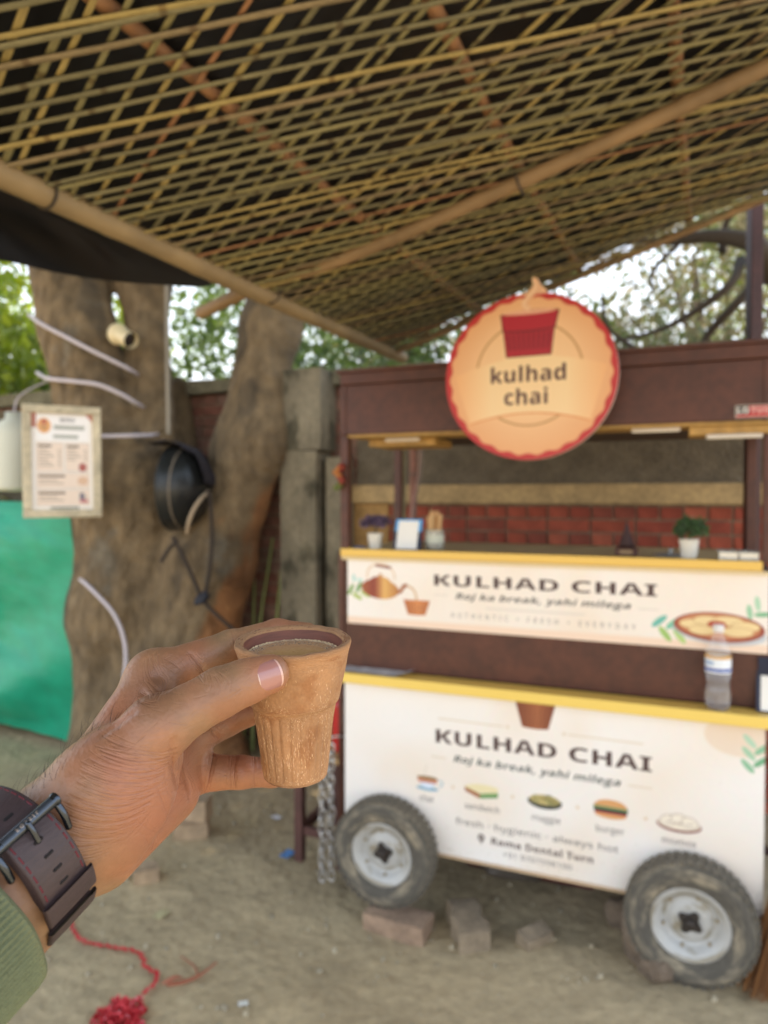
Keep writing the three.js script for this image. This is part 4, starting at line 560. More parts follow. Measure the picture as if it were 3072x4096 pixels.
  part('printed_face', face.translate(0, 0, 0.0985), std({ map: art, roughness: 0.45 }), sign);
  part('foam_core', body, std({ color: srgb(206, 192, 178), roughness: 0.6 }), sign);
  for (const x of [-0.12, 0.12]) part('bracket', bx(x - 0.015, x + 0.015, -0.15, 0.02, -0.0295, 0.0675, 0.002), std({ color: srgb(60, 56, 54), roughness: 0.5, metalness: 0.5 }), sign);
}

// ---------------------------------------------------------------- things on the cart
const COUNTER = 1.4045, SHELF = 0.9025;
{
  const white = std({ color: srgb(236, 230, 216), roughness: 0.45 });
  const potProf = [[0.001, 0.0], [0.026, 0.0], [0.028, 0.003], [0.0365, 0.070], [0.038, 0.0725], [0.0345, 0.0725], [0.033, 0.066], [0.001, 0.066]];
  function pot(label, x, z, s, tones, seed, r, kind) {
    const t = cartThing('potted_plant', label, 'plant', x, COUNTER, z), R = rng(seed); part('pot', lathe(potProf, 28).scale(s, s, s), white, t);
    part('stem', tube([[0, 0.06 * s, 0], [0.004, 0.1 * s, 0], [0, 0.125 * s, 0]], 0.004, 6, 6), std({ color: srgb(80, 70, 50) }), t);
    const cl = []; for (let i = 0; i < 34; i++) { const a = R() * 2 * PI, b = Math.acos(2 * R() - 1), d = r * (0.45 + 0.5 * R()); cl.push([d * Math.sin(b) * Math.cos(a), 0.115 * s + 0.85 * d * Math.abs(Math.cos(b)) * (kind ? 1 : 0.75) + (kind ? -0.02 : 0), d * Math.sin(b) * Math.sin(a), 0.017]); }
    leaves('foliage', t, cl, 34, 0.016, tones, seed + 1);
  }
  pot('small white pot of purple artificial flowers beside the payment card stand', 0.085, -0.17, 0.92, [[0.17, 0.10, 0.22], [0.11, 0.07, 0.15], [0.26, 0.17, 0.28]], 51, 0.062, 0);
  pot('small white pot with a bushy green artificial plant on the counter', 1.335, -0.20, 0.95, [[0.05, 0.14, 0.02], [0.08, 0.20, 0.03], [0.03, 0.08, 0.015]], 53, 0.068, 1);

  // leaning card stands (the printed code itself is left blank)
  function stand(label, x, y, z, turn, w, h) {
    const t = cartThing('card_stand', label, 'card stand', x, y, z); t.rotation.y = CART_TURN + turn;
    const navy = std({ color: srgb(34, 42, 66), roughness: 0.4 }), blue = std({ color: srgb(60, 160, 222), roughness: 0.4 });
    const lean = (g) => g.rotateX(-0.30);
    part('holder', [lean(bx(-w / 2, w / 2, 0, h * 0.6, -0.006, 0, 0.001)), bx(-w / 2, w / 2, 0, 0.005, -0.05, 0.004, 0.001), bx(-w / 2 + 0.004, w / 2 - 0.004, 0.004, h * 0.72, -0.052, -0.048, 0.001).rotateX(0.12)], navy, t);
    part('blue_border', lean(bx(-w / 2, w / 2, h * 0.602, h, -0.006, 0, 0.001)), blue, t);
    const card = canvasTex(256, 384, (c, W, H) => { c.fillStyle = '#f2efe6'; c.fillRect(0, 0, W, H); c.fillStyle = '#b9bdb0'; c.fillRect(46, 250, 164, 12); c.fillRect(70, 276, 116, 12); });
    part('card', lean(bx(-w / 2 + 0.013, w / 2 - 0.013, 0.006, h - 0.008, 0.0005, 0.002, 0)), std({ map: card, roughness: 0.4 }), t);
  }
  stand('leaning payment card in a blue and navy stand between purple flowers and sticks', 0.243, COUNTER, -0.13, 0.0, 0.118, 0.136);
  stand('tall blue and navy card stand at the end of the lower shelf', 1.622, SHELF, -0.03, -0.1, 0.15, 0.245);

  // jar of wooden sticks
  {
    const t = cartThing('stick_jar', 'clear tub full of pale wooden stirring sticks', 'jar', 0.342, COUNTER, -0.21), R = rng(61);
    part('tub', lathe([[0.001, 0.001], [0.036, 0.001], [0.040, 0.01], [0.041, 0.085], [0.039, 0.085], [0.038, 0.012], [0.034, 0.004], [0.001, 0.004]], 28), new THREE.MeshPhysicalMaterial({ color: srgb(236, 236, 226), roughness: 0.25, transmission: 0.7, thickness: 0, side: THREE.DoubleSide }), t);
    part('label_band', lathe([[0.0415, 0.03], [0.0418, 0.03], [0.0418, 0.065], [0.0415, 0.065]], 28), std({ color: srgb(206, 208, 190) }), t);
    const sticks = [[222, 184, 132], [200, 158, 108]].map((c) => std({ color: srgb(...c), roughness: 0.7 }));
    for (let i = 0; i < 46; i++) { const a = R() * 2 * PI, d = 0.03 * Math.sqrt(R()), l = 0.13 + 0.03 * R(), g = bx(-0.004, 0.004, 0, l, -0.001, 0.001, 0); g.rotateY(R() * PI).rotateX((R() - 0.5) * 0.16).rotateZ((R() - 0.5) * 0.18).translate(d * Math.cos(a) * 0.8, 0.006, d * Math.sin(a) * 0.8); part('stick', g, i % 3 ? sticks[0] : sticks[1], t); }
  }
  // brown incense box, steel trays, papers
  {
    const t = cartThing('incense_holder', 'small dark wooden cone shaped incense holder on a block', 'holder', 1.115, COUNTER, -0.22), br = std({ color: srgb(92, 50, 38), map: GRAIN, roughness: 0.6 });
    part('block', bx(-0.04, 0.04, 0, 0.03, -0.03, 0.03, 0.003), br, t); part('cone', lathe([[0.001, 0.135], [0.006, 0.12], [0.014, 0.085], [0.026, 0.05], [0.030, 0.031], [0.001, 0.031]], 18), std({ color: srgb(60, 36, 32), roughness: 0.7 }), t); part('plate', bx(-0.024, 0.024, 0.006, 0.024, 0.0305, 0.033, 0.001), std({ color: srgb(150, 120, 84), roughness: 0.5 }), t);
    const st = new THREE.MeshStandardMaterial({ color: srgb(196, 196, 192), roughness: 0.25, metalness: 0.9 });
    for (const [x, l] of [[1.462, 'small steel tray at the end of the counter, next to the green plant'], [1.527, 'small steel tray at the end of the counter, next to the post']]) {
      const s = cartThing('steel_tray', l, 'tray', x, COUNTER, -0.16, 'steel trays on the counter'); part('dish', [bx(-0.028, 0.028, 0.0005, 0.003, -0.05, 0.05, 0.001), bx(-0.03, -0.0285, 0.0005, 0.030, -0.05, 0.05, 0.0005), bx(0.0285, 0.03, 0.0005, 0.030, -0.05, 0.05, 0.0005), bx(-0.03, 0.03, 0.0005, 0.030, 0.0505, 0.052, 0.0005), bx(-0.03, 0.03, 0.0005, 0.030, -0.052, -0.0505, 0.0005)], st, s); part('lip', [bx(-0.036, 0.036, 0.0302, 0.032, 0.046, 0.058, 0.0005), bx(-0.036, 0.036, 0.0302, 0.032, -0.058, -0.046, 0.0005)], st, s);
    }
    const lid = cartThing('round_pan_cover', 'flat shiny steel lid lying beside the green potted plant', 'pan cover', 1.27, COUNTER, -0.30); part('disc', lathe([[0.001, 0.012], [0.03, 0.010], [0.06, 0.004], [0.066, 0.001], [0.066, 0.0], [0.001, 0.0005]], 32), st, lid); part('knob', lathe([[0.001, 0.026], [0.008, 0.024], [0.008, 0.018], [0.005, 0.012]], 14), st, lid);
    const key = cartThing('blue_pouch', 'flat blue grey pouch lying beside the purple flower pot', 'pouch', 0.035, COUNTER, -0.12); part('sleeve', jitter(bx(-0.03, 0.03, 0.001, 0.012, -0.02, 0.02, 0.004), 0.003, 60), std({ color: srgb(92, 96, 120), roughness: 0.6 }), key); part('flap', bx(-0.028, 0.0, 0.0125, 0.014, -0.018, 0.018, 0.0005), std({ color: srgb(108, 112, 134), roughness: 0.6 }), key);
    const latch = cartThing('yellow_clip', 'small yellow clip standing on the corner of the counter', 'clip', 0.0, COUNTER, -0.085); part('jaw', bx(-0.008, 0.008, 0.0, 0.012, -0.006, 0.006, 0.002), std({ color: srgb(232, 190, 60) }), latch); part('lever', bx(-0.003, 0.003, 0.0122, 0.024, -0.004, 0.004, 0.001).rotateZ(0.1), std({ color: srgb(232, 190, 60) }), latch);
    const news = canvasTex(256, 128, (c, w, h) => { c.fillStyle = '#c9c5c2'; c.fillRect(0, 0, w, h); const r = rng(8); for (let i = 0; i < 12; i++) for (let k = 0; k < 3; k++) { c.fillStyle = r() < 0.12 ? '#7c7678' : '#a29d9d'; c.fillRect(8 + k * 84, 8 + i * 10, 50 + 26 * r(), 5); } });
    single('newspaper', quadGrid(20, 8, (u, v) => V3(mix(0.0, 0.285, u) + 0.02 * v * u, SHELF + 0.004 + 0.006 * Math.abs(noise(u * 4, v * 3)) + 0.012 * smooth(0.85, 1, u), mix(0.012, -0.072, v)).applyAxisAngle(V3(0, 1, 0), CART_TURN).add(vec(CART_O)), (u, v) => [u, v]), std({ map: news, roughness: 0.8 }), 'folded grey newspaper lying on the lower shelf near the cup', 'newspaper');
  }
  // water bottle
  {
    const t = cartThing('water_bottle', 'clear plastic water bottle with blue and white label on the lower shelf', 'bottle', 1.428, SHELF, -0.018);
    const prof = [[0.001, 0.004], [0.022, 0.0], [0.030, 0.006], [0.032, 0.02], [0.031, 0.03], [0.0325, 0.036], [0.031, 0.046], [0.0325, 0.054], [0.0315, 0.064], [0.029, 0.078], [0.0285, 0.09], [0.031, 0.105], [0.033, 0.12], [0.033, 0.178], [0.031, 0.19], [0.024, 0.215], [0.0145, 0.235], [0.0125, 0.242], [0.0125, 0.256]];
    t.scale.set(1.24, 1.07, 1.24); const pet = new THREE.MeshPhysicalMaterial({ color: 0xffffff, roughness: 0.1, transmission: 0.9, thickness: 0, ior: 1.4, side: THREE.DoubleSide });
    part('shell', lathe(prof, 40), pet, t);
    part('water', lathe([[0.001, 0.006], [0.021, 0.003], [0.0285, 0.008], [0.0303, 0.02], [0.0293, 0.03], [0.0307, 0.036], [0.0293, 0.046], [0.0307, 0.054], [0.0298, 0.064], [0.0273, 0.078], [0.0268, 0.09], [0.0293, 0.105], [0.031, 0.12], [0.031, 0.16], [0.001, 0.16]], 36), new THREE.MeshPhysicalMaterial({ color: srgb(236, 238, 244), roughness: 0.02, transmission: 1, thickness: 0.05, ior: 1.33 }), t);
    part('ridge', [0.033, 0.049, 0.105].map((y) => new THREE.TorusGeometry(0.0318, 0.0012, 5, 36).rotateX(PI / 2).translate(0, y, 0)), pet, t).userData.kind = 'stuff';
    const lab = canvasTex(256, 64, (c, w, h) => { c.fillStyle = '#e8ecf0'; c.fillRect(0, 0, w, h); c.fillStyle = '#d9a03c'; c.fillRect(0, 0, w, 10); c.fillStyle = '#3c58a4'; c.fillRect(0, 46, w, 12); c.fillStyle = '#9db4d2'; c.fillRect(60, 20, 60, 14); c.fillRect(190, 20, 50, 14); });
    part('label', lathe([[0.0334, 0.122], [0.0334, 0.176]], 40), std({ map: lab, roughness: 0.4 }), t); part('cap', lathe([[0.001, 0.272], [0.0135, 0.271], [0.0145, 0.268], [0.0145, 0.250], [0.0125, 0.250]], 28), std({ color: srgb(226, 224, 222), roughness: 0.4 }), t);
  }
  // poles standing behind the cart
  const gp = [-0.137, 1.558], pp = [-0.0343, 1.5601];
  const pole = cartThing('bamboo_pole', 'grey green bamboo pole standing behind the cart counter', 'pole', gp[0], 0, -1.05); part('cane', capped([[0, 0, 0], [0.01, 1.2, 0], [0, 2.3, 0.0]], (t) => 0.024 * (1 + 0.1 * Math.max(0, 1 - Math.abs(((t * 2.3) % 0.4) - 0.2) / 0.02)), 60, 10), std({ color: srgb(150, 140, 104), map: GRAIN, roughness: 0.7 }), pole);
  for (const y of [0.6, 1.0, 1.4, 1.8]) part('node', new THREE.TorusGeometry(0.0245, 0.003, 6, 16).rotateX(PI / 2).translate(0.006, y, 0), std({ color: srgb(120, 110, 84) }), pole);
  const rp = cartThing('rusty_pipe', 'rusty pink steel pipe behind the payment card stand', 'pipe', pp[0], 0, -0.98); part('tube', capped([[0, 0, 0], [0, 2.3, 0]], 0.021, 4, 12), std({ color: srgb(150, 104, 88), map: GRAIN, roughness: 0.7 }), rp); part('clamp', new THREE.TorusGeometry(0.024, 0.005, 6, 16).rotateX(PI / 2).translate(0, 1.75, 0), std({ color: srgb(96, 84, 76) }), rp);
  // wires dangling beside the pipe
  for (const [dx, l] of [[0.03, 'thin pink wire hanging slack beside the rusty pipe'], [0.045, 'thin grey wire hanging slack outside the pink one']]) { const w0 = cartFrame(new THREE.Group(), pp[0] + dx, 0, -0.93); w0.updateMatrixWorld(); single('hanging_wire', tube([[0.03, 1.9, 0], [0.02, 1.75, 0.01], [-0.015, 1.58, 0.01], [-0.03, 1.45, 0], [-0.02, 1.38, 0]], 0.0035, 24, 5).applyMatrix4(w0.matrixWorld), std({ color: dx < 0.04 ? srgb(190, 150, 138) : srgb(130, 118, 110) }), l, 'wire'); }
  // small flower garland on the post
  { const p = [-0.0263, 1.714], t = cartThing('flower_garland', 'tiny garland of orange and red flowers tied to the cart post', 'garland', p[0], p[1] - 0.05, -0.05), R = rng(71); const cs = [srgb(170, 108, 56), srgb(136, 58, 46), srgb(96, 104, 52)].map((c) => std({ color: c, roughness: 0.9 })); part('string', tube([[0, 0, 0], [0.006, 0.05, 0.004], [0, 0.11, 0]], 0.0015, 6, 4), cs[2], t); for (let i = 0; i < 12; i++) part('flower', jitter(new THREE.IcosahedronGeometry(0.011 + 0.004 * R(), 1), 0.012, 90, i).translate((R() - 0.5) * 0.03, 0.005 + i * 0.008, (R() - 0.5) * 0.016 + 0.008), cs[i < 3 ? 2 : Math.floor(R() * 2)], t); }
}

// ---------------------------------------------------------------- beside and under the cart
{
  const brown = std({ color: srgb(96, 62, 56), map: GRAIN, roughness: 0.6 });
  const st = cartThing('wooden_bench', 'small maroon bench with pale wooden top beside the cart end', 'bench', -0.02, 0, -0.16);
  for (const [x, z] of [[-0.235, 0.05], [-0.03, 0.05], [-0.235, -0.33], [-0.03, -0.33]]) part('leg', bx(x - 0.02, x + 0.02, 0, 0.47, z - 0.02, z + 0.02, 0.003), brown, st);
  part('apron', bx(-0.214, -0.051, 0.415, 0.47, 0.035, 0.06, 0.003), brown, st); part('stretcher', bx(-0.214, -0.051, 0.12, 0.16, 0.035, 0.06, 0.003), brown, st); part('stretcher', bx(-0.25, -0.22, 0.12, 0.16, -0.309, 0.029, 0.003), brown, st);
  part('top', bx(-0.27, 0.0, 0.4705, 0.495, -0.37, 0.085, 0.004), std({ color: srgb(214, 178, 122), map: GRAIN, roughness: 0.6 }), st);
  const can = cartThing('red_canister', 'red plastic canister standing on the small bench', 'canister', -0.075, 0.4955, -0.2);
  const red = std({ color: srgb(186, 34, 34), roughness: 0.35 }); part('body', lathe([[0.001, 0], [0.05, 0], [0.058, 0.01], [0.058, 0.20], [0.05, 0.225], [0.03, 0.235], [0.001, 0.235]], 28), red, can); part('lid', lathe([[0.001, 0.27], [0.03, 0.268], [0.034, 0.262], [0.034, 0.236], [0.001, 0.236]], 24), std({ color: srgb(230, 190, 160), roughness: 0.4 }), can);
  // chain hanging from the cart corner
  const ch = cartThing('steel_chain', 'doubled steel chain hanging from the end of the cart', 'chain', -0.066, 0, 0.0), link = new THREE.TorusGeometry(0.0150, 0.0040, 7, 14).scale(1, 1.6, 1), galv = new THREE.MeshStandardMaterial({ color: srgb(196, 192, 186), roughness: 0.3, metalness: 0.7 });
  for (let k = 0; k < 2; k++) for (let i = 0; i < 17; i++) { const m = part('link', link, galv, ch); m.position.set((k ? 0.021 : -0.021) + 0.003 * Math.sin(i * 1.7 + k), 0.016 + i * 0.0335 + k * 0.015, 0.004 * Math.sin(i + 2 * k)); m.rotation.y = (i % 2 ? 1.45 : -0.1) + 0.2 * Math.sin(i * 2.3 + k); m.rotation.z = 0.14 * Math.sin(i * 1.3 + k * 2); }
  part('hook', tube([[0, 0.57, 0], [0.01, 0.61, 0], [0.05, 0.62, -0.02], [0.08, 0.60, -0.08]], 0.005, 12, 6), galv, ch);

  const brickTex = [[176, 148, 124], [164, 146, 122], [184, 158, 128]].map((c) => std({ color: srgb(...c), map: GRAIN, bumpMap: RELIEF, bumpScale: 0.006, roughness: 0.95 }));
  const lay = (name, label, w, h, d, x, z, turn, m, group, tilt = 0) => { const g = jitter(uvMetres(new THREE.BoxGeometry(w, h, d, 8, 4, 6)), 0.010, 18, x * 7 + z), o = single(name, g, m, label, 'brick', group); o.position.set(x, groundY(x, z) + h / 2 - 0.006, z); o.rotation.set(tilt, turn, 0); return o; };
  const B = V3(0.235, 0, 0.075).applyAxisAngle(V3(0, 1, 0), CART_TURN).add(vec(CART_O));
  lay('brick', 'long dusty brick wedged under the smaller looking wheel', 0.25, 0.075, 0.12, B.x + 0.05, B.z + 0.045, CART_TURN - 0.05, brickTex[0], 'bricks under the cart');
  // zigzag paver
  { const s = new THREE.Shape(); const zz = [[-0.055, -0.11], [-0.045, -0.05], [-0.062, 0], [-0.045, 0.055], [-0.055, 0.11], [0.055, 0.11], [0.065, 0.055], [0.048, 0], [0.065, -0.05], [0.055, -0.11]]; s.setFromPoints(zz.map((p) => new THREE.Vector2(...p)));
    const g = new THREE.ExtrudeGeometry(s, { depth: 0.075, bevelEnabled: true, bevelSize: 0.004, bevelThickness: 0.004, bevelSegments: 2 }).rotateX(-PI / 2), p = [0.321, 0, -2.6886]; const o = single('paver_block', uvMetres(g), brickTex[1], 'grey zigzag paving block lying end on beside the long brick', 'brick'); o.position.set(p[0], groundY(p[0], p[2]) - 0.004, p[2]); o.rotation.y = 0.12; }
  const hb = [0.5635, 0, -2.6164]; lay('brick', 'broken half brick sunk in the earth between the two wheels', 0.12, 0.05, 0.07, hb[0], hb[2], 0.5, brickTex[1], 'bricks under the cart', 0.15);
  const b1 = [-0.9354, 0, -3.4223], b2 = [-1.0027, 0, -3.7632]; lay('brick', 'pale brick lying flat in front of the tree', 0.16, 0.08, 0.11, b1[0], b1[2], 0.1, brickTex[2], 'pale bricks by the tree'); { const o = lay('brick', 'pale brick resting on top of the flat one before the tree', 0.14, 0.10, 0.10, b1[0] + 0.012, b1[2] - 0.02, -0.15, brickTex[2], 'pale bricks by the tree'); o.position.y += 0.078; }
  const pc = [-1.0203, 0, -3.0027]; lay('stone', 'pale rough stone on the earth below the palm', 0.10, 0.06, 0.08, pc[0], pc[2], 0.4, brickTex[2]).userData.category = 'stone';
  const stoneG = (r, s) => jitter(mergeVertices(new THREE.IcosahedronGeometry(r, 3)), r * 0.7, 1.1 / r, s);
  const stoneM = std({ color: srgb(140, 122, 104), map: GRAIN, bumpMap: RELIEF, bumpScale: 0.01, roughness: 0.95 });
  const rock = (label, px, r, sx, sy, sz, s) => { const o = single('rock', stoneG(r, s).scale(sx, sy, sz), stoneM, label, 'rock'); o.position.set(px[0], groundY(px[0], px[2]) + r * sy * 0.5, px[2]); return o; };
  rock('rough chunk of rock wedged behind the larger looking wheel', [0.9262, 0, -2.4957], 0.09, 0.8, 1.5, 1.0, 3); rock('jagged flat rock half under the edge of the tread', [0.9504, 0, -2.4092], 0.075, 0.9, 0.8, 0.9, 6);
  rock('small dark rock deep under the cart between the wheels', [0.9217, 0, -2.7035], 0.06, 1, 1.2, 1, 8);
  // dark sack under the cart
  { const p = [0.575, 0, -2.896], g = jitter(new THREE.SphereGeometry(0.13, 32, 20), 0.10, 9, 4).scale(1.25, 0.55, 0.8), o = single('plastic_sack', g, std({ color: srgb(92, 84, 76), roughness: 0.3 }), 'crumpled grey plastic sack stuffed under the cart', 'sack'); o.position.set(p[0], 0.06, p[2] - 0.12); }
  // crate pushed under the cart
  { const t = cartThing('plastic_crate', 'dark red plastic crate pushed under the middle of the cart', 'crate', 0.72, 0, -0.50), cr = std({ color: srgb(92, 38, 34), map: GRAIN, roughness: 0.6 });
    for (const y of [0.01, 0.06, 0.11]) { part('slat', bx(-0.26, 0.26, y, y + 0.038, 0.15, 0.162, 0.002), cr, t); part('slat', bx(-0.26, 0.26, y, y + 0.038, -0.162, -0.15, 0.002), cr, t); }
    for (const x of [-0.272, 0.262]) part('end_panel', bx(x, x + 0.01, 0.01, 0.15, -0.162, 0.162, 0.002), cr, t); part('base', bx(-0.26, 0.26, 0.0, 0.009, -0.148, 0.148, 0.001), cr, t); }
  // broom
  { const p = [1.2468, 0, -2.3063], t = thing('straw_broom', 'straw hand broom leaning against the cart corner', 'broom', [p[0], 0, p[2]]), R = rng(81), s1 = std({ color: srgb(150, 100, 52), roughness: 0.8 }), s2 = std({ color: srgb(112, 72, 38), roughness: 0.8 });
    for (const [m, n] of [[s1, 90], [s2, 70]]) { const gs = []; for (let i = 0; i < n; i++) { const a = R() * 2 * PI, d = 0.075 * Math.sqrt(R()); gs.push(tube([[d * Math.cos(a), 0.005, d * Math.sin(a)], [0.05 + 0.5 * d * Math.cos(a), 0.28, 0.01 + 0.5 * d * Math.sin(a)], [0.13 + 0.25 * d * Math.cos(a), 0.62 + 0.05 * R(), -0.02 + 0.25 * d * Math.sin(a)]], 0.0022, 8, 4)); } part('bristles', gs, m, t).userData.kind = 'stuff'; }
    part('binding', tube([[0.105, 0.5, -0.012], [0.135, 0.62, -0.02]], 0.024, 4, 12), std({ color: srgb(60, 40, 30) }), t); part('handle', capped([[0.13, 0.6, -0.02], [0.2, 0.95, -0.04]], 0.014, 4, 8), s2, t); }
}

// ---------------------------------------------------------------- litter on the ground
{
  const red = std({ color: srgb(214, 62, 68), roughness: 0.25 }), R = rng(91);
  // a crinkled plastic ribbon along a path
  const ribbon = (pts, w, n, amp) => { const c = new THREE.CatmullRomCurve3(pts.map((p) => V3(p[0], groundY(p[0], p[2]) + 0.004, p[2]))); return quadGrid(n, 3, (u, v) => { const p = c.getPoint(u), t = c.getTangent(u), s = V3(-t.z, 0, t.x).normalize(), k = noise(u * 46, 3.3), tw = 1.4 * noise(u * 33, 7.1); return p.addScaledVector(s, (v - 0.5) * w * Math.cos(tw) + amp * k).add(V3(0, 0.005 + Math.abs((v - 0.5) * w * Math.sin(tw)) + 0.006 * Math.abs(noise(u * 60, v * 4)), 0)); }); };
  const tangle = thing('red_tape', 'tangled heap of red plastic tape with a long trailing strand', 'tape');
  part('strand', ribbon([[-1.2149, 0, -2.7035], [-1.1045, 0, -2.5614], [-1.0595, 0, -2.5427], [-0.959, 0, -2.5216], [-0.8767, 0, -2.5009], [-0.8203, 0, -2.4212], [-0.7774, 0, -2.3973], [-0.7723, 0, -2.3328], [-0.7914, 0, -2.2889]], 0.016, 190, 0.012), red, tangle);
  const c0 = [-0.8208, 0, -2.1916];
  const loops = []; { const r2 = rng(17); for (let k = 0; k < 60; k++) { const a = r2() * 2 * PI, d = 0.075 * Math.sqrt(r2()), cx = c0[0] + d * Math.cos(a), cz = c0[2] + 0.03 + 1.2 * d * Math.sin(a), ph = r2() * 9, lift = 0.04 * (1 - d / 0.085) * r2(), w = 0.012 + 0.012 * r2(); loops.push(quadGrid(22, 2, (u, v) => { const q = u * 4.5 + ph, rr = 0.022 + 0.014 * noise(q, ph); return V3(cx + rr * Math.cos(q), groundY(cx, cz) + 0.008 + lift + Math.abs(w * (v - 0.5) * Math.sin(q * 1.6 + ph)) + 0.02 * Math.abs(noise(u * 4, ph)), cz + rr * Math.sin(q) + w * (v - 0.5)); })); } }
  part('heap', loops, red, tangle).userData.kind = 'stuff';
  // dry twig with a leaf stalk
  const tw = thing('dry_twig', 'forked reddish dry twig lying on the earth', 'twig'), tm = std({ color: srgb(158, 96, 70), roughness: 0.9 }), lift = (p, h = 0.006) => [p[0], groundY(p[0], p[2]) + h, p[2]];
  part('stem', tube([lift([-0.7315, 0, -2.3509]), lift([-0.6821, 0, -2.3693]), lift([-0.6357, 0, -2.4021], 0.012), lift([-0.5902, 0, -2.4654], 0.02)], [0.008, 0.007, 0.005, 0.003], 20, 6), tm, tw); part('side_shoot', tube([lift([-0.6383, 0, -2.3997], 0.012), lift([-0.6633, 0, -2.4456], 0.014), lift([-0.7262, 0, -2.4957], 0.012)], [0.004, 0.003, 0.002], 14, 5), tm, tw);
  part('dry_leaf', quadGrid(10, 4, (u, v) => { const p = vec(lift([-0.7428, 0, -2.3373])).lerp(vec(lift([-0.6769, 0, -2.3785])), u); return p.add(V3(0.01 * (v - 0.5), 0.008 + 0.012 * Math.sin(u * 3), 0.02 * (v - 0.5) * Math.sin(PI * u))); }), std({ color: srgb(186, 112, 84), roughness: 0.9 }), tw);
  // scraps
  const scrap = (name, label, p, s, col, cat, seed) => { const o = single(name, quadGrid(8, 6, (u, v) => V3((u - 0.5) * s, 0.012 * s * 30 * Math.abs(fbm(u * 2.2, v * 2.2, seed, 2)), (v - 0.5) * s * 0.7)), std({ color: col, roughness: 0.7 }), label, cat); o.position.set(p[0], groundY(p[0], p[2]) + 0.006, p[2]); o.rotation.y = seed; };
  scrap('blue_scrap', 'scrap of blue plastic by the bench leg', [-0.4432, 0, -3.237], 0.07, srgb(96, 142, 196), 'scrap', 1.1); scrap('paper_scrap', 'crumpled white paper scrap on the earth by the tree bricks', [-0.5513, 0, -3.5979], 0.05, srgb(226, 222, 222), 'scrap', 2.3); scrap('paper_scrap', 'tiny white paper scrap on open earth beside the dry twig', [-0.4591, 0, -2.2738], 0.032, srgb(226, 224, 214), 'scrap', 3.4); scrap('dry_leaf_scrap', 'curled pale dry leaf on the earth above the dry twig', [-0.8752, 0, -2.7492], 0.06, srgb(188, 176, 132), 'leaf', 4.2);
  // crumbs of earth and small pebbles
  const im = new THREE.InstancedMesh(jitter(new THREE.IcosahedronGeometry(1, 1), 0.5, 1.3), std({ color: 0xffffff, roughness: 0.97 }), 2600), m = new THREE.Matrix4(), q = new THREE.Quaternion(), c = new THREE.Color();
  for (let i = 0; i < 2600; i++) { const x = mix(-2.4, 1.9, R()), z = mix(-4.4, -1.2, R()), s = 0.0022 + 0.010 * Math.pow(R(), 5); q.setFromEuler(new THREE.Euler(R() * 6, R() * 6, R() * 6)); m.compose(V3(x, groundY(x, z) + s * 0.3, z), q, V3(s * 1.3, s * 0.8, s)); im.setMatrixAt(i, m); const k = 0.75 + 0.5 * R(); im.setColorAt(i, c.setRGB(0.36 * k, 0.30 * k, 0.20 * k)); }
  im.name = 'pebbles'; im.castShadow = im.receiveShadow = true; info(im, 'loose crumbs of earth and pebbles scattered over the yard', 'pebbles', null, 'stuff'); scene.add(im);
}

